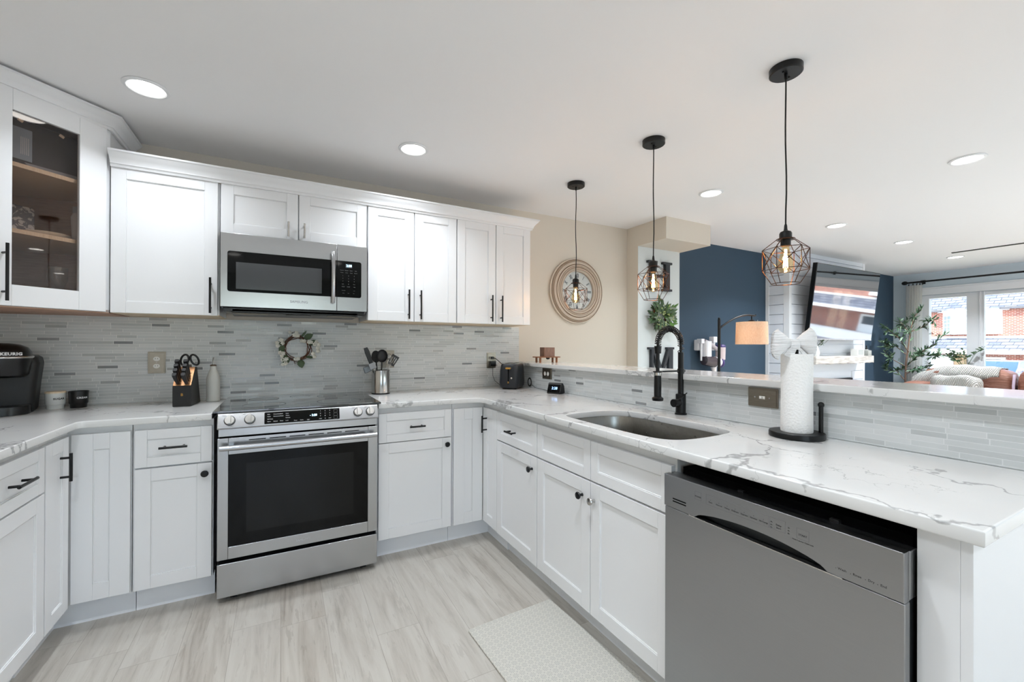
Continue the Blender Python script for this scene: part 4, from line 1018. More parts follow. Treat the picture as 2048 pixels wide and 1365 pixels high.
# ------------------------------------------------------------------ floral wreath on the tile
m_twig = plain_noise('brown_vine', (112, 66, 38), (70, 42, 28), 40, .6, .1)
m_gleaf = plain_noise('green_leaf', (62, 84, 42), (40, 60, 32), 20, .45, .05)
m_petal = mat('white_petal', (226, 224, 214), .5)
WX, WZ = .086, 1.222
t = thing('flower_wreath', 'small vine wreath with white blossoms and green leaves, above the range', 'wreath', (WX, 3.095, WZ))
rnd = random.Random(3)
b = MB()
for k in range(6):
    R_ = .074 + rnd.uniform(-.007, .008); ph = rnd.uniform(0, 6); pts = []
    for i in range(49):
        a = 2 * PI * i / 48; rr = R_ + .006 * math.sin(3 * a + ph) + .002 * math.sin(7 * a + ph); pts.append((rr * math.cos(a), .006 * math.sin(5 * a + ph), rr * math.sin(a)))
    b.tube(pts, .0024, 6)
b.tube([(-.02, 0, .075), (-.028, 0, .10), (-.01, 0, .108), (.0, 0, .095)], .0016, 6).tube([(-.02, 0, -.075), (-.012, 0, -.098), (.005, 0, -.092), (.008, 0, -.078)], .0018, 6)
b.build('vine_ring', m_twig, t)
for a, ln, wd, da in ((58, .062, .040, -30), (72, .055, .014, -18), (18, .052, .034, 20), (152, .05, .03, 30), (168, .045, .035, 60), (215, .06, .034, 40), (235, .05, .02, 10), (283, .058, .045, 0), (312, .055, .018, 40), (35, .05, .03, -60), (205, .04, .03, -40)):
    A = math.radians(a); D = math.radians(a + da)
    MB().leaf((.074 * math.cos(A), -.008, .074 * math.sin(A)), (math.cos(D), -.25, math.sin(D)), (0, -1, 0), ln, wd, .12).build('leaf', m_gleaf, t)
def blossom(c, s_, parent):
    b = MB()
    q = rnd.uniform(0, 1)
    for k in range(5):
        a = q + k * 2 * PI / 5; b.leaf(c, (math.cos(a), -.35, math.sin(a)), (0, -1, 0), s_, s_ * .85, -.25, .3)
    b.ball((c[0], c[1] - .003, c[2]), .0025, 8)
    b.build('blossom', m_petal, parent)
for a, r_ in ((150, .105), (163, .118), (158, .088), (172, .11), (196, .100), (203, .085), (210, .10), (222, .108), (228, .092), (236, .115), (232, .13), (92, .10), (100, .085), (112, .11), (88, .082), (60, .055), (48, .062), (25, .092), (20, .12), (10, .13), (2, .122), (14, .105), (352, .125), (340, .10), (332, .115), (275, .068), (262, .07), (30, .08)):
    A = math.radians(a); blossom((r_ * math.cos(A), -.014, r_ * math.sin(A)), rnd.uniform(.013, .018), t)

# ------------------------------------------------------------------ utensil crock
UC = (.592, 2.972, CTZ)
t = thing('utensil_crock', 'round stainless steel crock full of cooking utensils, right of the range', 'crock', UC)
MB().lathe([(.001, 0), (.060, 0), (.060, .008), (.0595, .009), (.0595, .158), (.0610, .160), (.0575, .160), (.0575, .02), (.001, .02)], n=48, caps=False).build('crock_body', mat('polished_steel', (186, 184, 182), .14, 1), t)
MB().lathe([(.001, -.0002), (.0606, -.0002), (.0606, .009), (.001, .009)], n=48).build('base_band', m_blackpl, t)
m_nyl = mat('black_nylon', (30, 31, 33), .4)
def utensil(name, cat, label, x, y, lean_x, lean_y, ln, build):
    t = thing(name, label, cat, (0, 0, 0), 0, 'utensils in the steel crock')
    t.matrix_world = Matrix.Translation((UC[0] + x, UC[1] + y, UC[2] + .03)) @ Matrix.Rotation(math.radians(lean_x), 4, 'Y') @ Matrix.Rotation(math.radians(lean_y), 4, 'X')
    build(t, ln); return t
def u_turner(t, ln):
    MB().tube([(0, 0, 0), (0, 0, ln * .5)], .004, 10).build('shaft', m_chrome, t)
    MB().loft([[(x, y, z) for x, y in rrect(-w2, -.006, w2, .006, .005, 3)] for z, w2 in ((ln * .5, .006), (ln * .6, .013), (ln * .9, .016), (ln, .012))]).build('handle', m_nyl, t, angle=50)
def u_ladle(t, ln):
    MB().tube([(0, 0, 0), (0, 0, ln - .05)], .005, 10).build('shaft', m_nyl, t)
    MB().loft([[(0 + r_ * math.cos(a), -.012 + yy, ln - .012 + r_ * 1.18 * math.sin(a)) for a in [2 * PI * k / 24 for k in range(24)]] for yy, r_ in ((.026, .006), (.022, .02), (.014, .031), (.0, .037), (-.002, .036), (.012, .029), (.018, .019), (.022, .005))]).build('bowl', m_nyl, t, angle=60)
def u_spoon(t, ln):
    MB().tube([(0, 0, 0), (0, 0, ln - .03)], .005, 10).build('shaft', m_nyl, t)
    MB().loft([[(.03 * k_ * math.cos(a), yy, ln + .042 * k_ * math.sin(a)) for a in [2 * PI * k / 20 for k in range(20)]] for yy, k_ in ((.007, .1), (.006, .6), (0, 1), (-.002, .96), (.003, .6), (.005, .1))]).build('bowl', m_nyl, t, angle=60)
def u_slot(t, ln):
    MB().tube([(0, 0, 0), (0, 0, ln - .04)], .0035, 10).build('shaft', m_chrome, t)
    me = plate([[(-.024, 0), (.024, 0), (.027, .075), (-.027, .075)]] + [[(x - .003, .015), (x + .003, .015), (x + .003, .06), (x - .003, .06)] for x in (-.014, 0, .014)], .003, .0006); me.transform(Matrix.Translation((0, 0, ln - .045)) @ XZ); link('blade', flip(me), m_nyl, t)
def u_square(t, ln):
    MB().tube([(0, 0, 0), (0, 0, ln - .03)], .003, 8).build('shaft', m_chrome, t)
    MB().box(-.022, -.003, ln - .03, .022, .003, ln + .012).build('head', mat('grey_silicone', (150, 154, 158), .5), t, .004)
def u_whisk(t, ln):
    MB().tube([(0, 0, 0), (0, 0, ln * .45)], .006, 12).build('handle', m_chrome, t)
    b = MB()
    for k in range(6):
        a = k * PI / 6; pts = []
        for i in range(17):
            u = i / 16; z = ln * .45 + (ln * .55) * math.sin(PI * u); r_ = .032 * math.cos(PI * u) * (.35 + .9 * math.sin(PI * u)) ; pts.append((r_ * math.cos(a), r_ * math.sin(a), z))
        b.tube(pts, .0012, 5)
    b.build('wires', m_chrome, t)
def u_grater(t, ln):
    MB().tube([(.03, 0, 0), (.01, 0, .06), (-.03, 0, .125), (-.052, 0, .140), (-.075, 0, .146)], .0035, 8).build('shaft', m_chrome, t)
    MB().prism([(-.070, .165), (-.062, .128), (-.105, .108), (-.118, .150)], -.012, .012, 'xz').build('head', mat('clear_grey_plastic', (120, 128, 134), .3), t, .006)
utensil('spatula', 'utensil', 'black fat-handled spatula leaning left in the crock', -.0, .0, -20, 2, .300, u_turner)
utensil('ladle', 'utensil', 'black ladle with its round bowl up, centre of the crock', -.0, -.015, 0, 3, .240, u_ladle)
utensil('serving_spoon', 'utensil', 'black spoon standing behind the ladle in the crock', -.012, .022, -4, -2, .222, u_spoon)
utensil('slotted_turner', 'utensil', 'black slotted turner leaning right in the crock', -.030, .018, 31, 0, .235, u_slot)
utensil('basting_spatula', 'utensil', 'small grey square spatula leaning left over the crock rim', .0, -.024, -21, 4, .182, u_square)
utensil('silicone_brush', 'utensil', 'grey brush drooping lowest over the left crock rim', 0.0, -.004, 0, 0, .21, u_grater)
utensil('whisk', 'utensil', 'wire whisk at the right of the crock', .004, .022, 14, 0, .248, u_whisk)

# ------------------------------------------------------------------ toaster, plugs and clock in the corner
t = thing('toaster', 'matte black two-slice toaster in the counter corner', 'toaster', (1.580, 2.925, CTZ), -42)
TW = .066; TD = .115
MB().loft([[(x, y, z) for x, y in rrect(-TW - e, -TD - e, TW + e, TD + e, .03, 6)] for z, e in ((0.006, -.004), (.016, .006), (.05, .010), (.14, .006), (.182, .0), (.190, -.004), (.192, -.008))]).build('housing', mat('black_blue_enamel', (24, 28, 34), .38), t, angle=50)
MB().box(-.05, -.10, 0, .05, .10, .006).build('feet', m_void, t, smooth=False)
MB().loft([[(x, y, z) for x, y in rrect(-TW + .008, -TD + .008, TW - .008, TD - .008, .024, 6)] for z in (.1915, .1935)]).build('top_plate', m_chrome, t, angle=40)
MB().box(-.036, -.09, .193, -.012, .09, .1945).box(.012, -.09, .193, .036, .09, .1945).build('slot', m_void, t, smooth=False)
MB().box(-.004, -.126, .04, .004, -.1245, .165).build('lever_track', m_void, t, smooth=False)
MB().loft([[(x, y, z) for x, z in rrect(-.020, .153, .020, .165, .005, 4)] for y in (-.138, -.122)]).build('lever', m_gold, t, .001)
MB().cyl((.026, -.125, .086), (.026, -.134, .086), .007, n=16).build('dial', m_chrome, t)
text('monogram', [('B', 0, .052, .020)], m_gold, t, y=-.1265)
t = thing('plug', 'black toaster plug in the upper socket above the toaster', 'plug', (1.487, 3.1015, 1.1455))
MB().box(-.011, -.026, -.010, .011, 0, .010).build('plug_body', m_blackpl, t, .003)
MB().tube([(0, -.026, 0), (.02, -.035, -.006), (.06, -.055, -.045), (.085, -.09, -.085), (.12, -.10, -.15)], .0028, 8).build('cord', m_blackpl, t)
t = thing('power_adapter', 'square black power adapter in the lower socket above the toaster', 'plug', (1.487, 3.1015, 1.1045))
MB().box(-.022, -.030, -.024, .026, 0, .016).build('adapter_body', m_blackpl, t, .003)
MB().tube([(0, -.024, -.024), (-.002, -.026, -.06), (-.004, -.03, -.10), (.01, -.035, -.14), (.05, -.05, -.175), (.09, -.07, -.186), (.12, -.09, -.187)], .0018, 8).build('cord', m_blackpl, t)
o = MB()
for k in range(4): o.torus((0, 0, 0), .022 + .002 * k, .0022, 24, 6, 'x', (1, 1.2))
o.tube([(0, -.02, -.018), (.012, -.08, -.040), (.010, -.2, -.0425), (-.02, -.33, -.0425), (-.045, -.385, -.040)], .0016, 8)
o = o.build('coiled_cable', m_blackpl, None); o.location = (1.708, 2.875, CTZ + .045)
tag(o, 'coiled black cable beside the toaster, running to the small clock', 'cable')
t = thing('smart_clock', 'small black wedge-shaped digital clock on the peninsula counter', 'clock', (1.668, 2.455, CTZ), -62)
prof = [(-.035, .004), (-.030, 0), (.034, 0), (.040, .006), (.030, .052), (.012, .072), (-.004, .074), (-.010, .068)]
b = MB(); b.loft([[(-.052, y, z) for y, z in prof], [(.052, y, z) for y, z in prof]]); b.build('housing', m_softblack, t, .005, seg=3)
ang = math.atan2(.025, .064); Ms = Matrix.Translation((0, -.0236, .036)) @ Matrix.Rotation(-ang, 4, 'X')
me = plate([rrect(-.046, -.028, .046, .028, .005)], .001); me.transform(Ms @ Matrix.Translation((0, -.001, 0)) @ XZ); sc1 = link('screen', flip(me), m_glassblk, t, smooth=False)
text('clock_digits', [('2:28', .004, .001, .026)], mat('clock_digits_blue', (150, 190, 255), .4, emit=(150, 195, 255), es=2.5), sc1, mtx=Ms @ Matrix.Translation((0, -.0012, 0)), depth=.0004)

# little riser and box on the bar
t = thing('wooden_riser', 'small wooden riser stand on the far end of the bar ledge', 'stand', (1.855, 2.86, 1.1105), -2)
me = plate([rrect(-.112, -.05, .112, .05, .03)], .008, .001); me.transform(Matrix.Translation((0, 0, .040))); link('board', me, m_leg, t)
for x, y in ((-.075, -.03), (.075, -.03), (-.075, .03), (.075, .03)): MB().cyl((x, y, 0), (x, y, .040), .008, .009, 14).build('leg', m_leg, t)
MB().ball((0, -.02, .036), .016, 16, (1, 1, .7)).build('knob', m_softblack, t)
tag(MB().loft([[(x + 1.862, y + 2.86, z + 1.1592) for x, y in rrect(-.050, -.034, .050, .034, .004, 3)] for z in (0, .003, .068, .072)]).build('wooden_box', plain_noise('bronze_wood', (136, 98, 78), (112, 80, 64), 30, .4, .05, stretch=(6, 1, 1)), None, .001), 'brown wooden box standing on the little riser', 'box')

# ------------------------------------------------------------------ paper towels
PT = (1.655, .878)
t = thing('paper_towel_holder', 'black round paper towel holder with a side post', 'holder', (*PT, CTZ))
MB().lathe([(.001, 0), (.086, 0), (.088, .002), (.088, .017), (.086, .020), (.001, .020)], n=56).build('base', m_black, t)
MB().cyl((0, 0, .02), (0, 0, .325), .006, n=14).ball((0, 0, .328), .012, 16).build('centre_rod', m_black, t)
MB().cyl((.058, -.052, .02), (.058, -.052, .112), .0072, n=16).ball((.058, -.052, .119), .0105, 16).build('side_post', m_black, t)
m_tow = mat('paper_towel', (240, 240, 238), .85, spec=.1); n_ = N(m_tow, 'ShaderNodeTexVoronoi'); n_.inputs['Scale'].default_value = 130; L(m_tow, coords(m_tow), n_.inputs['Vector']); bump(m_tow, n_.outputs['Distance'], .5, .003)
o = MB().lathe([(.019, .0), (.0500, .0), (.0508, .004), (.0495, .14), (.0505, .278), (.0500, .282), (.019, .282), (.019, .0)], n=64, caps=False).build('paper_towel_roll', m_tow); o.location = (*PT, CTZ + .0205)
tag(o, 'white embossed paper towel roll standing on the black holder', 'paper towel')
m_bow = mat('white_chiffon', (238, 239, 240), .8, spec=.15, sheen=.4)
n_ = noise(m_bow, coords(m_bow, (3, 3, 40)), 4, 3); bump(m_bow, n_.outputs[0], .9, .012)
t = thing('ribbon_bow', 'large white fabric bow tied on top of the paper towel roll', 'bow', (PT[0] - .029, PT[1] - .005, 1.251), -27)
def bow_loop(s_, up):
    rings = []
    for u, h, d_, zc in ((0, .012, .010, 0), (.02, .020, .014, .004), (.045, .034, .022, .004), (.072, .048, .026, .002), (.092, .056, .020, -.002), (.104, .050, .010, -.004)):
        ring = []
        for k in range(28):
            a = 2 * PI * k / 28; pl = 1 + .09 * math.sin(7 * a + u * 20)
            ring.append((s_ * (u * .66 + .010) - s_ * .014 * abs(math.sin(a)) ** 6 * (u > .08), d_ * math.cos(a) * pl, (zc + up) + h * math.sin(a)))
        rings.append(ring)
    return MB().loft(rings)
bow_loop(-1, .002).build('loop', m_bow, t, angle=80); bow_loop(1, .008).build('loop', m_bow, t, angle=80)
MB().loft([[(x, y, z) for x, y in rrect(-.017 * k_, -.018 * k_, .017 * k_, .018 * k_, .012, 5)] for z, k_ in ((-.018, .9), (-.008, 1.02), (.008, 1.0), (.020, .85))]).build('knot', m_bow, t, angle=60)
for s_, d_ in ((-1, (-.026, .004, -.044)), (1, (.048, .004, -.050))):
    MB().loft([[(d_[0] * u + x, d_[1] * u - .012 + y, d_[2] * u + z) for x, y, z in ((-w2 * .8, .003, w2 * .4), (w2 * .8, .003, -w2 * .4), (w2 * .8, -.001, -w2 * .4), (-w2 * .8, -.001, w2 * .4))] for u, w2 in ((0, .008), (.4, .014), (1, .019))]).build('tail', m_bow, t)

# ------------------------------------------------------------------ floor mat
m_mat = mat('patterned_mat', (196, 193, 184), .8, spec=.2)
sx = N(m_mat, 'ShaderNodeSeparateXYZ'); tc = N(m_mat, 'ShaderNodeTexCoord'); L(m_mat, tc.outputs['Object'], sx.inputs[0])
def cell(o_): 
    q = math_n(m_mat, 'DIVIDE', o_, .0285); return math_n(m_mat, 'SUBTRACT', math_n(m_mat, 'SUBTRACT', q, math_n(m_mat, 'FLOOR', q)), .5)
cu_, cv_ = cell(sx.outputs[0]), cell(sx.outputs[1])
rad = math_n(m_mat, 'SQRT', math_n(m_mat, 'ADD', math_n(m_mat, 'MULTIPLY', cu_, cu_), math_n(m_mat, 'MULTIPLY', cv_, cv_)))
an = math_n(m_mat, 'ARCTAN2', cv_, cu_); pet = math_n(m_mat, 'ABSOLUTE', math_n(m_mat, 'SINE', math_n(m_mat, 'MULTIPLY', an, 4.0)))
inr = math_n(m_mat, 'MULTIPLY', math_n(m_mat, 'LESS_THAN', rad, .42), math_n(m_mat, 'LESS_THAN', pet, .62))
inr = math_n(m_mat, 'MULTIPLY', inr, math_n(m_mat, 'GREATER_THAN', rad, .07))
inr2 = math_n(m_mat, 'GREATER_THAN', rad, .62)
L(m_mat, mixc(m_mat, math_n(m_mat, 'MULTIPLY', math_n(m_mat, 'MAXIMUM', inr, inr2), .8), (198, 195, 186), (166, 165, 160)), bsdf(m_mat).inputs['Base Color'])
me = plate([rrect(0, -.78, .44, 0, .012)], .009, .003); o = link('kitchen_mat', me, m_mat); o.location = (.715, 1.722, .0005); o.rotation_euler = (0, 0, math.radians(3))
tag(o, 'light grey patterned cushioned mat on the floor before the sink cabinet', 'mat')
# ------------------------------------------------------------------ letters and greenery on the column
m_let = mat('black_painted_wood', (34, 38, 44), .45)
def serif_letter(ch, x0, x1, z0, z1, label):
    w_, h_ = x1 - x0, z1 - z0; s = .030; st = w_ * .17
    t = MB()
    def bx(a, b_, c_, d_): t.box(x0 + a, 2.937, z0 + b_, x0 + c_, 2.9715, z0 + d_)
    def br(p, q, wd):
        p, q = Vector(p), Vector(q); n = Vector((1, 0)) * wd / 2
        t.prism([tuple(p - n), tuple(p + n), tuple(q + n), tuple(q - n)], 2.9375, 2.971, 'xz')
    if ch == 'H':
        for cx in (w_ * .20, w_ * .80):
            bx(cx - st / 2, s * .7, cx + st / 2, h_ - s * .7); bx(cx - w_ * .18, 0, cx + w_ * .18, s * .7); bx(cx - w_ * .18, h_ - s * .7, cx + w_ * .18, h_)
        bx(w_ * .2 + st / 2, h_ * .46, w_ * .8 - st / 2, h_ * .54)
    else:
        bx(w_ * .09, s * .7, w_ * .17, h_ - s * .7); bx(w_ * .78, s * .7, w_ * .95, h_ - s * .7)
        bx(0, h_ - s * .7, w_ * .30, h_); bx(w_ * .72, h_ - s * .7, w_, h_); bx(0, 0, w_ * .26, s * .7); bx(w_ * .70, 0, w_, s * .7)
        br((x0 + w_ * .21, z1 - s * .7), (x0 + w_ * .5, z0 + .004), w_ * .17); br((x0 + w_ * .80, z1 - s * .7), (x0 + w_ * .5, z0 + .004), w_ * .10)
    return tag(t.build('wall_letter', m_let, None, .0015), label, 'letter', 'black letters down the column')
serif_letter('H', 3.045, 3.375, 1.780, 2.062, 'black serif letter H high on the pale column, behind the middle pendant')
serif_letter('M', 3.065, 3.400, .955, 1.234, 'black serif letter M low on the pale column, behind the faucet')
m_l1 = plain_noise('eucalyptus_leaf', (84, 108, 72), (54, 80, 50), 16, .5, .05); m_l2 = plain_noise('bright_leaf', (88, 132, 48), (62, 100, 36), 16, .5, .05)
m_l3 = plain_noise('grey_green_leaf', (128, 140, 118), (104, 114, 92), 16, .6, .05)
t = thing('leaf_wreath', 'bushy green leaf wreath hanging on the pale column between the letters', 'wreath', (3.205, 2.93, 1.53))
rnd = random.Random(5)
parts = {0: MB(), 1: MB(), 2: MB()}
for k in range(150):
    a = rnd.uniform(0, 2 * PI); r_ = .075 + rnd.uniform(-.045, .05); c_ = Vector((r_ * math.cos(a), rnd.uniform(-.05, .02), r_ * math.sin(a)))
    d_ = Vector((math.cos(a + rnd.uniform(-.9, .9)), rnd.uniform(-.7, .1), math.sin(a + rnd.uniform(-.9, .9)) - .15))
    kind_ = 2 if rnd.random() < .25 else (1 if math.cos(a - .3) > .2 and rnd.random() < .65 else 0)
    parts[kind_].leaf(c_, d_, (rnd.uniform(-.4, .4), -1, rnd.uniform(-.4, .4)), rnd.uniform(.055, .10), rnd.uniform(.020, .034), rnd.uniform(-.1, .35))
parts[0].build('dark_leaves', m_l1, t); parts[1].build('bright_leaves', m_l2, t); parts[2].build('grey_leaves', m_l3, t)
b = MB().torus((0, .02, 0), .085, .012, 30, 8, 'y'); b.build('vine_ring', m_twig, t)
b = MB()
for k in range(46):
    a = rnd.uniform(0, 2 * PI); r_ = rnd.uniform(.03, .13); b.ball((r_ * math.cos(a), -.05 - rnd.uniform(0, .03), r_ * math.sin(a) - .01), .005, 6)
b.build('berries', mat('pale_berry', (196, 204, 140), .5), t)

# ------------------------------------------------------------------ cordless vacuum on the navy wall
m_vw = mat('vacuum_grey_white', (222, 222, 226), .3); m_vp = mat('vacuum_purple', (72, 58, 118), .3); m_vd = mat('smoky_bin', (66, 56, 62), .12, spec=.7)
t = thing('cordless_vacuum', 'white and purple cordless stick vacuum hanging on the navy wall', 'vacuum', (0, 0, 0))
VY = 3.04
MB().box(3.905, 3.06, 1.20, 3.985, 3.119, 1.315).build('wall_dock', m_vw, t, .01)
MB().box(3.905, VY - .02, 1.275, 3.955, VY + .04, 1.325).cyl((3.925, VY, 1.30), (3.925, VY, 1.09), .013, .010).build('crevice_tool', m_vw, t, .004)
MB().box(4.090, VY - .03, 1.285, 4.150, VY + .03, 1.350).cyl((4.12, VY, 1.30), (4.115, VY, 1.20), .022, .016).build('brush_tool', m_vw, t, .006)
MB().loft([[(x, y, z) for x, y in rrect(3.955, VY - .045, 4.055, VY + .05, .03, 5)] for z in (1.135, 1.15, 1.28, 1.30)]).build('battery_housing', m_vw, t, angle=50)
MB().tube([(3.975, VY, 1.30), (4.02, VY - .01, 1.285), (4.09, VY - .02, 1.245), (4.17, VY - .02, 1.205)], .022, 14).build('handle_grip', mat('vacuum_grey', (176, 168, 172), .4), t)
MB().cyl((4.20, VY - .03, 1.10), (4.20, VY - .03, 1.235), .048, .052, 28).build('motor_housing', mat('vacuum_pink_grey', (206, 190, 190), .35), t, .004)
MB().lathe([(.001, 1.235), (.052, 1.235), (.054, 1.245), (.046, 1.262), (.020, 1.268), (.001, 1.268)], (4.20, VY - .03, 0), 28).build('filter_cap', m_vp, t)
MB().cyl((3.955, VY - .01, 1.095), (4.10, VY - .03, 1.075), .052, .060, 28).build('dust_bin', m_vd, t, .006)
MB().cyl((4.09, VY - .03, 1.08), (4.17, VY - .04, 1.07), .058, .046, 28).build('bin_collar', m_vw, t, .006)
MB().torus((4.182, VY - .04, 1.068), .040, .014, 28, 10, 'x').build('purple_ring', m_vp, t)
MB().tube([(4.10, VY - .02, 1.03), (4.11, VY - .02, .98), (4.11, VY - .02, .35), (4.11, VY - .02, .18)], [.034, .024, .020, .022], 16).build('wand', m_vw, t)
MB().box(3.99, VY - .06, .12, 4.23, VY + .04, .18).build('cleaner_head', m_vw, t, .015)

# ------------------------------------------------------------------ arc floor lamp
t = thing('floor_lamp', 'black arc floor lamp with a glowing linen drum shade', 'lamp', (3.47, 2.50, 0))
MB().lathe([(.001, 0), (.14, 0), (.14, .018), (.13, .024), (.001, .024)], n=48).build('base', m_black, t)
MB().cyl((0, 0, .02), (0, 0, 1.485), .0125, n=18).ball((0, 0, 1.495), .011, 14).build('pole', m_black, t)
pts = [(.005, 0, 1.40)] + [(.02 + .42 * u, 0, 1.415 + .128 * math.sin(u * PI / 2) ** .9) for u in [i / 14 for i in range(15)]] + [(.50, 0, 1.541), (.535, 0, 1.541), (.54, 0, 1.549)]
MB().tube(pts, .0085, 12).build('arm', m_black, t)
SX = .478
MB().cyl((SX, 0, 1.538), (SX, 0, 1.47), .006, n=12).lathe([(.001, 1.505), (.030, 1.49), (.030, 1.46), (.016, 1.455), (.016, 1.40), (.001, 1.40)], (SX, 0, 0), 24).build('socket', m_black, t)
m_shade = bpy.data.materials.new('linen_shade'); m_shade.use_nodes = True; m_shade.node_tree.nodes.clear()
_o = N(m_shade, 'ShaderNodeOutputMaterial'); _m = N(m_shade, 'ShaderNodeMixShader'); _d = N(m_shade, 'ShaderNodeBsdfDiffuse'); _l = N(m_shade, 'ShaderNodeBsdfTranslucent')
_w = noise(m_shade, coords(m_shade, (220, 220, 60)), 1.0, 2); _c = ramp(m_shade, _w.outputs[0], [(.3, (226, 206, 184)), (.7, (240, 226, 208))])
L(m_shade, _c, _d.inputs[0]); L(m_shade, _c, _l.inputs[0]); _m.inputs[0].default_value = .55
L(m_shade, _d.outputs[0], _m.inputs[1]); L(m_shade, _l.outputs[0], _m.inputs[2]); L(m_shade, _m.outputs[0], _o.inputs[0])
MB().lathe([(.139, 1.265), (.134, 1.478), (.132, 1.478), (.137, 1.265), (.139, 1.265)], (SX, 0, 0), 64, caps=False).build('shade', m_shade, t)
bb = MB().ball((SX, 0, 1.37), .028, 16, (1, 1, 1.2)).build('bulb', mat('warm_lamp_bulb', (255, 200, 140), .5, emit=(255, 190, 120), es=12), t)
lamp('lamp_light', 'POINT', (SX, 0, 1.355), 13, (1, .55, .30), t, shadow_soft_size=.03)
MB().tube([(SX + .09, 0, 1.47), (SX + .09, 0, 1.50)], .003, 8).build('pull_chain', m_chrome, t)

# ------------------------------------------------------------------ television, mantel and what stands on it
t = thing('television', 'large flat television tilted down over the fireplace, reflecting the window', 'television', (0, 0, 0))
tv = Matrix.Translation((6.065, 2.66, 1.765)) @ Matrix.Rotation(math.radians(6.6), 4, 'X')
o = MB().box(-.757, -.012, -.437, .757, .035, .437).build('housing', m_blackpl, t, .004); o.data.transform(tv)
m_scr = mat('glossy_tv_screen', (14, 17, 22), .035, spec=1.0, coat=1.0)
bsdf(m_scr).inputs['IOR'].default_value = 2.1; bsdf(m_scr).inputs['Coat IOR'].default_value = 1.9
o = MB().box(-.748, -.0135, -.424, .748, -.0122, .430).build('screen', m_scr, t, smooth=False); o.data.transform(tv)
o = MB().box(-.757, -.0128, -.437, .757, -.010, -.425).build('lower_bezel', m_chrome, t, smooth=False); o.data.transform(tv)
MB().box(5.80, 2.69, 1.62, 6.33, 2.844, 1.92).build('wall_mount', m_softblack, t, .004)
m_barnwood = plain_noise('whitewashed_beam', (214, 208, 200), (160, 152, 144), 9, .7, .5, .01, (.6, 3, 4))
b = MB(); rnd = random.Random(11); rings = []
for i in range(24):
    x = 5.42 + (6.817 - 5.42) * i / 23; e = [rnd.uniform(-.006, .006) for _ in range(4)]
    if i in (0, 23): e = [0] * 4
    rings.append([(x, 2.665 + e[0], 1.040 + e[1]), (x, 2.665 + e[2] * .5, 1.130), (x, 2.8435, 1.130), (x, 2.8435, 1.040)])
tag(b.loft(rings).build('mantel_beam', m_barnwood, None, .004), 'rough whitewashed timber mantel beam below the television', 'mantel')
t = thing('candle_box', 'small grey-white box on the right end of the mantel', 'box', (6.58, 2.75, 1.1305))
MB().box(-.085, -.04, 0, .085, .04, .092).build('carton', mat('pale_box', (226, 226, 222), .5), t, .003)
MB().box(-.070, -.0408, .012, .070, -.04, .080).build('front_label', mat('grey_label', (172, 174, 170), .6), t, smooth=False)
t = thing('diffuser_bottle', 'clear bottle with a black dropper top at the end of the mantel', 'bottle', (6.775, 2.73, 1.1305))
MB().loft([[(x, y, z) for x, y in rrect(-k_, -k_, k_, k_, .008, 4)] for z, k_ in ((0, .040), (.003, .042), (.068, .042), (.075, .02), (.084, .014))]).build('bottle_glass', mat('frosted_bottle', (206, 208, 202), .15, trans=.4), t, angle=40)
MB().lathe([(.001, .082), (.015, .082), (.015, .100), (.007, .104), (.008, .130), (.001, .136)], n=18).build('dropper', m_blackpl, t)
t = thing('trailing_sprig', 'thin green sprig in a small vase on the mantel behind the white bow', 'plant', (5.60, 2.76, 1.1305))
MB().lathe([(.001, 0), (.035, 0), (.045, .04), (.03, .10), (.02, .13), (.017, .13), (.001, .02)], n=24).build('vase', m_cer, t)
b = MB(); rnd = random.Random(2)
for k in range(7):
    a = rnd.uniform(-.6, .6); tip = Vector((.10 + .10 * rnd.random(), rnd.uniform(-.06, .02), .20 + .10 * rnd.random())); b.tube([(0, 0, .1), tuple(tip * .55 + Vector((0, 0, .03))), tuple(tip)], .0016, 5)
    for q in range(5): b.leaf(tuple(tip * (.6 + .1 * q)), (1, a, .3 + .3 * (q % 2)), (0, -1, .2), .05, .010)
b.build('foliage', m_l1, t)

# ------------------------------------------------------------------ curtain and rod
t = thing('curtain_rod', 'long dark metal curtain rod across the top of the window', 'curtain rod', (8.53, 0, 2.238))
MB().cyl((0, 2.93, 0), (0, -.5, 0), .013, n=16).build('rod', m_black, t)
for y in (2.945, -.51): MB().ball((0, y, 0), .030, 16, (1, 1.3, 1)).cyl((0, y - .03, 0), (0, y - .015 if y > 0 else y + .03, 0), .018).build('finial', m_black, t)
for y in (2.75, 1.2, -.3): MB().cyl((0, y, 0), (.098, y, 0), .008).box(.09, y - .02, -.03, .0985, y + .02, .03).torus((0, y, 0), .016, .004, 18, 6, 'y').build('bracket', m_black, t)
for k, y in enumerate((2.895, 2.845, 2.80, 2.765, 2.735)):
    tag(MB().torus((8.53, y, 2.226), .018, .0025, 18, 6, 'y').box(8.526, y - .006, 2.190, 8.534, y + .006, 2.209).build('curtain_ring', m_black), 'small black clip ring holding the white curtain on the rod', 'curtain ring', 'clip rings at the left end of the rod')
b = MB(); n_ = 90; rows_ = []
for i in range(9):
    z = 2.20 - (2.18) * i / 8; row = []
    for k in range(n_ + 1):
        u = k / n_; sp_ = .96 + .10 * i / 8; y = 2.925 + .02 * i / 8 - .20 * u * sp_ ; x = 8.515 + (.022 + .012 * i / 8) * math.sin(u * 2 * PI * 6.5 + .35 * math.sin(i)) - .01 * (i / 8); row.append((x, y, z - (.012 * abs(math.sin(u * PI * 4)) if i == 0 else 0)))
    rows_.append(row)
b.open = True; b.loft(rows_, caps=False, closed=False)
tag(b.build('curtain', m_sheer, angle=180), 'sheer white curtain gathered at the left of the living room window', 'curtain')

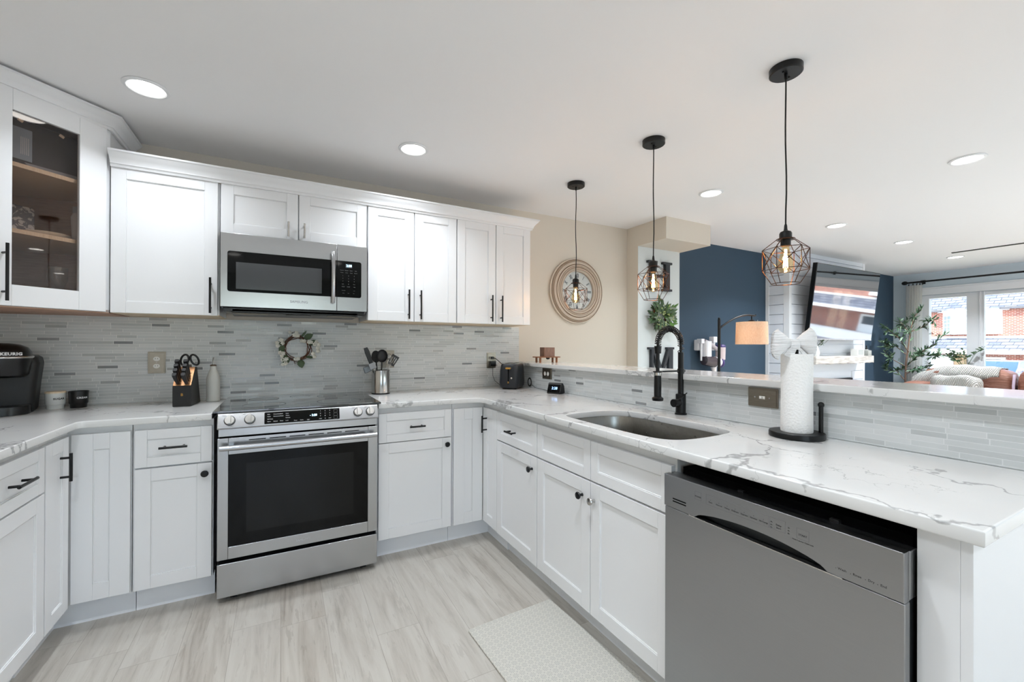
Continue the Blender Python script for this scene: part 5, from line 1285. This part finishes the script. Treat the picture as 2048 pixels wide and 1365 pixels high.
# ------------------------------------------------------------------ olive tree
TB = [[(2.737, .50), (2.737, .726), (2.729, 1.02), (2.695, 1.317), (2.684, 1.467), (2.641, 1.674), (2.55, 1.81)], [(2.695, 1.171), (2.8, 1.382), (2.885, 1.487), (2.956, 1.564)], [(2.729, 1.141), (2.849, 1.257), (2.932, 1.264), (3.016, 1.317)],
      [(2.746, .973), (2.896, 1.075), (3.031, 1.166)], [(2.729, .959), (2.572, 1.172), (2.443, 1.286), (2.378, 1.389)], [(2.673, 1.466), (2.572, 1.521), (2.474, 1.604), (2.443, 1.631)],
      [(2.695, 1.098), (2.572, 1.13), (2.443, 1.133), (2.357, 1.134)], [(2.729, .858), (2.593, .937), (2.484, .956)], [(2.745, .769), (2.837, .896), (2.979, .903), (3.03, .96)], [(2.69, 1.438), (2.758, 1.571), (2.815, 1.632)]]
t = thing('olive_tree', 'slender potted olive tree in the corner beside the curtain', 'tree', (7.95, 2.737, 0))
m_bark = plain_noise('brown_bark', (134, 106, 88), (98, 76, 64), 30, .8, .3, .004, (1, 1, .3))
m_ol = plain_noise('olive_leaf', (74, 104, 74), (46, 74, 50), 20, .5, 0); m_ol2 = plain_noise('olive_leaf_pale', (132, 156, 128), (104, 130, 104), 20, .5, 0)
MB().lathe([(.001, 0), (.11, 0), (.15, .04), (.165, .30), (.17, .34), (.155, .34), (.15, .30), (.001, .30)], n=40).build('pot', mat('white_pot', (224, 224, 220), .5), t)
MB().lathe([(.001, .30), (.152, .302), (.001, .312)], n=30).build('soil', mat('soil', (60, 44, 34), .9), t)
rnd = random.Random(21); tr = MB(); lf = [MB(), MB()]
tr.tube([(0, 0, .29), (.01, .012, .40), (0, 0, .55)], .016, 10)
for bi, brn in enumerate(TB):
    j = [0 if (bi == 0) else rnd.uniform(-.10, .10) for _ in brn]; j[0] = 0
    pts = [(sum(j[:i + 1]) * .6, min(y, 2.965) - 2.737, z) for i, (y, z) in enumerate(brn)]
    r0 = .014 if bi == 0 else .0065; tr.tube(pts, [r0 * (1 - .75 * i / (len(pts) - 1)) for i in range(len(pts))], 8)
    for i in range(len(pts) - 1):
        if bi == 0 and i < 3: continue
        p, q = Vector(pts[i]), Vector(pts[i + 1]); dd_ = (q - p).normalized(); steps = int((q - p).length / .022) + 1
        for s_ in range(steps):
            for side_ in (-1, 1):
                c_ = p.lerp(q, s_ / steps); d2 = (dd_ * rnd.uniform(.3, 1.1) + Vector((rnd.uniform(-1, 1), rnd.uniform(-1, 1) * .8, rnd.uniform(-.4, .9)))).normalized()
                if rnd.random() < (.52 if i == 0 else .92): lf[rnd.random() < .33].leaf(c_, d2, (rnd.uniform(-1, 1), -.6, rnd.uniform(-.5, 1)), rnd.uniform(.06, .10), rnd.uniform(.018, .026), rnd.uniform(-.1, .3))
    # short twigs
    for q_ in range(5):
        i = rnd.randrange(1, len(pts)); p = Vector(pts[i]); d2 = Vector((rnd.uniform(-1, 1), rnd.uniform(-1, 1), rnd.uniform(-.3, .8))).normalized(); e_ = p + d2 * rnd.uniform(.06, .12)
        if bi == 0 and i < 4: continue
        e_.y = min(e_.y, .22); tr.tube([tuple(p), tuple(e_)], .002, 5)
        for s_ in range(11): lf[rnd.random() < .33].leaf(p.lerp(e_, s_ / 10), d2 + Vector((rnd.uniform(-1, 1), rnd.uniform(-1, 1), rnd.uniform(-1, 1))) * .8, (0, -.5, 1), rnd.uniform(.05, .085), rnd.uniform(.016, .024))
tr.build('trunk', m_bark, t); lf[0].build('foliage', m_ol, t); lf[1].build('pale_foliage', m_ol2, t)

# sill plant
t = thing('sill_plant', 'small leafy plant in a dark pot standing on the window sill', 'plant', (8.60, 2.30, .5505))
MB().lathe([(.001, 0), (.05, 0), (.07, .06), (.085, .37), (.09, .385), (.078, .385), (.001, .37)], n=30).build('pot', mat('dark_blue_pot', (46, 54, 68), .4), t)
rnd = random.Random(9); st_ = MB(); l_ = MB()
for k in range(15):
    tip = Vector((rnd.uniform(-.06, .02), [.17, .13, .22, .05, -.02, -.17][k % 6] + rnd.uniform(-.03, .03), .52 + [.14, .02, .08, .12, .1, .14][k % 6] + rnd.uniform(-.05, .05))); mid = tip * .55 + Vector((0, 0, .22))
    st_.tube([(0, 0, .37), tuple(mid), tuple(tip)], .002, 5)
    for q in range(6): l_.leaf(mid.lerp(tip, q / 6), (rnd.uniform(-1, 1), rnd.uniform(-1, 1), rnd.uniform(-.2, .7)), (-1, 0, .6), rnd.uniform(.03, .05), rnd.uniform(.02, .028))
st_.build('stems', m_l1, t); l_.build('foliage', m_l1, t)

# ------------------------------------------------------------------ sofa under the window
m_leather = plain_noise('brown_leather', (136, 92, 74), (110, 70, 56), 7, .42, .25, .01, spec=.5)
n_ = noise(m_leather, coords(m_leather, (2, 1.2, 5)), 4, 5, .6, .8); bump(m_leather, n_.outputs[0], .7, .03)
def puff(x0, y0, z0, x1, y1, z1, amp, seed, rr=.06, top=0.0):
    """soft upholstered block"""
    bm = bmesh.new(); bmesh.ops.create_cube(bm, size=1); bmesh.ops.subdivide_edges(bm, edges=bm.edges, cuts=9, use_grid_fill=True)
    r_ = random.Random(seed); ph = [r_.uniform(0, 6) for _ in range(6)]; sx_, sy_, sz_ = x1 - x0, y1 - y0, z1 - z0
    for v_ in bm.verts:
        p = v_.co * 2; q = Vector(tuple(math.copysign(abs(c) ** 1.0, c) for c in p)); L4 = (abs(p.x) ** 6 + abs(p.y) ** 6 + abs(p.z) ** 6) ** (1 / 6)
        q = p / L4 if L4 > 0 else p
        w_ = amp * (math.sin(5 * q.y + ph[0]) * math.sin(3 * q.z + ph[1]) + .5 * math.sin(11 * q.y + 3 * q.x + ph[2]) + .4 * math.sin(9 * q.z + ph[3] + 4 * q.y))
        v_.co = Vector(((x0 + x1) / 2 + q.x * (sx_ / 2 + w_), (y0 + y1) / 2 + q.y * (sy_ / 2 + w_ * .3), (z0 + z1) / 2 + q.z * (sz_ / 2 + w_ * .8) + top * q.y * (q.z > 0)))
    me = bpy.data.meshes.new('puff'); bm.to_mesh(me); bm.free(); return me
t = thing('sofa', 'brown leather sofa with plump back cushions under the window', 'sofa', (0, 0, 0))
MB().box(7.05, .30, .10, 7.98, 2.42, .34).build('base', m_leather, t, .03, seg=3)
MB().box(7.72, .30, .34, 7.98, 2.42, .80).build('back', m_leather, t, .05, seg=3)
for y0, y1 in ((2.24, 2.50), (.16, .30)): link('arm', puff(6.98, y0, .10, 7.98, y1, .80, .006, 3), m_leather, t, angle=180)
for y0, y1 in ((1.62, 2.25), (.95, 1.60), (.31, .93)): link('seat_cushion', puff(6.98, y0, .33, 7.72, y1, .52, .006, int(y0 * 100)), m_leather, t, angle=180)
link('back_cushion', puff(7.42, 1.60, .48, 7.78, 2.40, .985, .014, 5, top=-.012), m_leather, t, angle=180)
link('back_cushion', puff(7.40, .86, .48, 7.78, 1.565, 1.00, .012, 6), m_leather, t, angle=180)
link('back_cushion', puff(7.42, .31, .48, 7.78, .85, .99, .012, 8), m_leather, t, angle=180)
m_zip = mat('floral_piping', (176, 160, 176), .7)
MB().tube([(7.43, 1.583, .60), (7.41, 1.583, .80), (7.45, 1.583, .93)], .012, 8).build('piping', m_zip, t)
m_knit = mat('grey_knit', (190, 186, 178), .95, spec=.1, sheen=.3)
wv_ = N(m_knit, 'ShaderNodeTexWave', wave_type='BANDS', bands_direction='DIAGONAL'); wv_.inputs['Scale'].default_value = 40; wv_.inputs['Distortion'].default_value = 3.2; wv_.inputs['Detail'].default_value = 1.5
L(m_knit, coords(m_knit, (.3, 1, .3)), wv_.inputs['Vector']); bump(m_knit, wv_.outputs[0], 1, .02); L(m_knit, ramp(m_knit, wv_.outputs[0], [(.2, (172, 168, 160)), (.7, (206, 203, 196))]), bsdf(m_knit).inputs['Base Color'])  # rib shading put into the colour: darker furrows, paler ridges
rings = []
for i in range(29):
    u = i / 28; y = 2.50 - .80 * u; ztop = .86 + .165 * math.sin(min(1, u * 1.9) * PI / 2) - .045 * max(0, u - .5); dz = .16 + .05 * math.sin(5 * u); w0 = .018 + .006 * math.sin(17 * u)
    ring = []
    prof = [(-.19, -.30 + .20 * u), (-.19, -.10), (-.16, -.02), (-.08, .0), (.05, .0), (.17, -.01), (.20, -.10), (.20, -.28)]
    outer = [(7.60 + a * 1.0, y, ztop + b_ + .006 * math.sin(23 * u + 9 * a)) for a, b_ in prof]; innr = [(7.60 + a * .90, y, ztop + b_ - w0 * 1.1) for a, b_ in reversed(prof)]
    rings.append(outer + innr)
tag(MB().loft(rings).build('knit_throw', m_knit, None, 0, angle=180), 'chunky grey knit throw draped over the left sofa cushion', 'throw')
tag(link('knit_pillow', puff(7.08, 1.80, .54, 7.36, 2.22, .90, .012, 12), m_knit, None, angle=180), 'cream knit pillow at the left end of the sofa seat', 'pillow')

# ------------------------------------------------------------------ outside: street, houses, car
m_conc = plain_noise('pale_concrete', (206, 208, 210), (190, 192, 194), 3, .9, 0)
m_grass = plain_noise('dry_lawn', (214, 202, 168), (186, 178, 140), 2.2, .95, 0)
m_brick = mat('red_brick', (150, 74, 56), .85)
br_ = N(m_brick, 'ShaderNodeTexBrick'); br_.inputs['Scale'].default_value = 1.0; br_.inputs['Brick Width'].default_value = .24; br_.inputs['Row Height'].default_value = .085; br_.inputs['Mortar Size'].default_value = .012
br_.inputs['Color1'].default_value = (*lin((168, 84, 64)), 1); br_.inputs['Color2'].default_value = (*lin((136, 62, 48)), 1); br_.inputs['Mortar'].default_value = (*lin((198, 178, 164)), 1)
sx = N(m_brick, 'ShaderNodeSeparateXYZ'); tc = N(m_brick, 'ShaderNodeTexCoord'); cb = N(m_brick, 'ShaderNodeCombineXYZ'); L(m_brick, tc.outputs['Object'], sx.inputs[0]); L(m_brick, sx.outputs[1], cb.inputs[0]); L(m_brick, sx.outputs[2], cb.inputs[1]); L(m_brick, cb.outputs[0], br_.inputs['Vector']); L(m_brick, br_.outputs[0], bsdf(m_brick).inputs['Base Color'])
m_shing = mat('grey_shingle', (120, 124, 134), .9)
br2 = N(m_shing, 'ShaderNodeTexBrick'); br2.inputs['Scale'].default_value = 1; br2.inputs['Brick Width'].default_value = .55; br2.inputs['Row Height'].default_value = .20; br2.inputs['Mortar Size'].default_value = .02
br2.inputs['Color1'].default_value = (*lin((138, 142, 152)), 1); br2.inputs['Color2'].default_value = (*lin((98, 104, 118)), 1); br2.inputs['Mortar'].default_value = (*lin((66, 70, 80)), 1)
sx = N(m_shing, 'ShaderNodeSeparateXYZ'); tc = N(m_shing, 'ShaderNodeTexCoord'); cb = N(m_shing, 'ShaderNodeCombineXYZ'); L(m_shing, tc.outputs['Object'], sx.inputs[0]); L(m_shing, sx.outputs[1], cb.inputs[0]); L(m_shing, sx.outputs[2], cb.inputs[1]); L(m_shing, cb.outputs[0], br2.inputs['Vector']); L(m_shing, br2.outputs[0], bsdf(m_shing).inputs['Base Color'])
def terr(name, m, pts, th=.1): return struct(MB().loft([[(x, y0_, z) for x, z in pts] + [(x, y0_, z - th) for x, z in reversed(pts)] for y0_ in (-45, 60)]).build(name, m, smooth=False))
terr('ground_lawn', m_grass, [(8.84, -.35), (20, -.62), (21, -.64)]); terr('ground_street', plain_noise('asphalt', (132, 132, 134), (112, 112, 114), 5, .9, 0), [(21, -.66), (30, -.80)]); terr('ground_driveway', m_conc, [(30, -.78), (60, -1.0)])
struct(MB().box(-12, -14, -.12, 14, YF - .13, -.06).build('ground_added_bounce', m_conc, smooth=False))  # unseen paving, added to bounce sunlight up to the ceilings
struct(MB().box(-12, -26, -.12, 14, -14, 1.9).build('ground_fence', plain_noise('pale_fence', (206, 200, 190), (186, 178, 168), 3, .8, 0), smooth=False))
HX = 42.0; GZ = -.9
def pix(z28): return 1.243 + (z28 - 1.243) * 1.5
m_win = mat('house_window_glass', (150, 166, 184), .12, spec=.8); m_wf = mat('white_house_trim', (236, 236, 234), .6)
def house(y0, bay_c, label, shade):
    t = thing('brick_house', label, 'house', (HX, y0, 0), 0, 'row of brick houses across the street'); w_ = 11.5
    MB().box(0, 0, GZ, 8, w_, 3.86).build('wall', m_brick, t, smooth=False)
    # porch roof and main roof
    MB().loft([[(x, yy, z) for x, z in ((-2.0, .92), (-2.0, 1.06), (0.0, 1.90), (0.0, .92))] for yy in (0, w_)]).build('porch_roof', m_shing, t, smooth=False)
    MB().box(-2.04, 0, .82, -1.98, w_, 1.06).box(-.03, 0, 1.88, 0, w_, 2.02).build('fascia', m_wf, t, smooth=False)
    MB().loft([[(x, yy, z) for x, z in ((-.35, 3.82), (-.35, 3.92), (4.0, 7.6), (8.3, 3.92), (8.3, 3.82))] for yy in (0, w_)]).build('main_roof', m_shing, t, smooth=False)
    MB().box(-.40, 0, 3.78, -.34, w_, 3.93).build('gutter', mat('dark_gutter', (92, 92, 96), .6), t, smooth=False)
    b0, b1 = bay_c - 1.45, bay_c + 1.45
    bay = MB().prism([(0, b0), (-.55, b0 + .65), (-.55, b1 - .65), (0, b1)], 2.16, 3.72).build('bay_window', m_wf, t, smooth=False)
    MB().prism([(.0, b0 - .3), (-.9, b0 + .5), (-.9, b1 - .5), (0, b1 + .3)], 3.72, 3.86).build('bay_cap', m_wf, t, smooth=False)
    MB().loft([[(0, b0 - .4, 3.86), (-1.0, b0 + .5, 3.86), (-1.0, b1 - .5, 3.86), (0, b1 + .4, 3.86)], [(.5, b0 + .6, 4.6), (.2, bay_c - .2, 4.62), (.2, bay_c + .2, 4.62), (.5, b1 - .6, 4.6)]]).build('bay_roof', m_shing, t, smooth=False)
    for a, c_ in ((b0 + .75, bay_c - .06), (bay_c + .06, b1 - .75)):
        p_ = MB().box(-.58, a, 2.40, -.555, c_, 3.45).build('pane', m_win, bay, smooth=False)
        m_ = MB().box(-.60, (a + c_) / 2 - .015, 2.40, -.58, (a + c_) / 2 + .015, 3.45)
        for q in range(1, 4): m_.box(-.60, a, 2.40 + q * .26, -.58, c_, 2.43 + q * .26)
        m_.build('muntins', m_wf, bay, smooth=False)
    for s_ in (-1, 1):
        c_ = bay_c + s_ * 1.12; dv = Vector((.65, s_ * .65)) ; nrm_ = Vector((-.55, s_ * .65)) if 0 else Vector((-.65, s_ * .55)).normalized()
        p0 = Vector((-.55, bay_c + s_ * .80)); p1 = Vector((0, bay_c + s_ * 1.45)); q0 = p0.lerp(p1, .2) + nrm_ * .01; q1 = p0.lerp(p1, .82) + nrm_ * .01
        MB().prism([tuple(q0), tuple(q1), tuple(q1 + nrm_ * .02), tuple(q0 + nrm_ * .02)], 2.40, 3.45).build('pane', m_win, bay, smooth=False)
        m_ = MB()
        for q in range(1, 4): m_.prism([tuple(q0 + nrm_ * .02), tuple(q1 + nrm_ * .02), tuple(q1 + nrm_ * .04), tuple(q0 + nrm_ * .04)], 2.40 + q * .26, 2.43 + q * .26)
        mid = q0.lerp(q1, .5); m_.prism([tuple(mid - dv.normalized() * .015 + nrm_ * .02), tuple(mid + dv.normalized() * .015 + nrm_ * .02), tuple(mid + nrm_ * .04)], 2.40, 3.45); m_.build('muntins', m_wf, bay, smooth=False)
    g = MB().box(-.06, bay_c + .9, GZ, 0, bay_c + 4.0, .72)
    g = g.build('garage_door', m_wf, t, smooth=False)
    MB().box(-.08, bay_c - 1.6, GZ, 0, bay_c + .1, .60).build('entry_surround', m_wf, t, smooth=False)
    MB().box(-.10, bay_c - 1.4, -.2, -.07, bay_c - .3, .45).build('dark_window', mat('dark_pane', (60, 72, 84), .15), t, smooth=False)
    MB().box(-.03, bay_c + .12, GZ, -.005, bay_c + .85, .80).build('tan_wall_panel', mat('tan_brick', (190, 160, 124), .85), t, smooth=False)
    MB().box(2.6, bay_c - 1.6, 5.2, 2.9, bay_c + 1.6, 6.1).build('dormer_band', m_wf, t, smooth=False)
for k, (y0, nm) in enumerate(((-27.7, 'brick house far to the right in the row, seen only in the television reflection'), (-16.1, 'brick house across the street, right beyond the window frame'), (-4.5, 'brick house just right of the one with the visible bay window'), (7.1, 'brick house across the street with the white bay window, seen through the window'), (18.7, 'brick house at the left, hidden behind the curtain'))):
    house(y0, (10.9 - 7.1) if k == 3 else 5.6, nm, 0)

# parked car, nose towards the house
m_car = mat('silver_car_paint', (150, 160, 176), .25, .4, coat=1)
m_shield = mat('car_glass', (60, 90, 130), .04, spec=1, coat=1)  # blue of the reflected sky put into the glass colour
def car(x, y, rz, z, label, paint):
    t = thing('parked_car', label, 'car', (x, y, z), rz)
    secs = []
    # body: sections along local x (front is -x)
    for xx, hw, zl, zh in ((-2.25, .70, .35, .62), (-2.15, .82, .22, .74), (-1.3, .90, .20, .90), (-.85, .91, .20, .95), (1.4, .91, .20, .98), (2.1, .86, .25, .92), (2.25, .78, .38, .80)):
        secs.append([(xx, yy * hw, zz) for yy, zz in ((-.92, zl), (.92, zl), (1, zl + .12), (1, zh - .12), (.9, zh), (-.9, zh), (-1, zh - .12), (-1, zl + .12))])
    MB().loft(secs).build('body', paint, t, .03, seg=3, angle=50)
    cab = []
    for zz, x0, x1, hw in ((.90, -.95, 1.75, .80), (1.12, -.55, 1.55, .74), (1.38, -.05, 1.15, .62), (1.44, .10, 1.0, .56)): cab.append([(x0, -hw, zz), (x1, -hw, zz), (x1, hw, zz), (x0, hw, zz)])
    MB().loft(cab[:3]).build('windows', m_shield, t, smooth=False)
    MB().loft([[(p[0] * 1.0, p[1] * 1.01, p[2]) for p in cab[2]], cab[3]]).build('roof', paint, t, .02)
    b = MB()
    for s_ in (-1, 1):
        b.tube([(-.97, s_ * .80, .90), (-.56, s_ * .745, 1.12), (-.05, s_ * .625, 1.385)], .03, 8); b.tube([(.55, s_ * .80, .92), (.55, s_ * .63, 1.39)], .03, 8)
    b.build('pillars', paint, t)
    for wx in (-1.42, 1.40):
        for s_ in (-1, 1):
            w2 = MB().cyl((wx, s_ * .70, .33), (wx, s_ * .93, .33), .33, n=32).build('wheel', mat('tyre', (24, 24, 26), .8), t, .02); MB().cyl((wx, s_ * .93, .33), (wx, s_ * .94, .33), .21, n=24).build('hubcap', m_chrome, w2)
    for s_ in (-1, 1):
        MB().ball((-2.12, s_ * .62, .62), .16, 16, (.5, 1, .55)).build('headlight', mat('headlight', (220, 226, 232), .1, spec=1), t)
        MB().ball((-.62, s_ * .98, 1.0), .11, 14, (.6, .9, .7)).build('wing_mirror', paint, t)
    MB().box(-2.28, -.45, .42, -2.20, .45, .60).build('grille', m_softblack, t, .01)
    return t
car(28.0, 6.4, -6, -.76, 'silver-blue car parked across the street, its windscreen reflecting the sky', m_car)
car(27.0, -1.5, 4, -.76, 'red car parked in the street beyond the window frame', mat('red_car_paint', (196, 28, 60), .25, .1, coat=1))
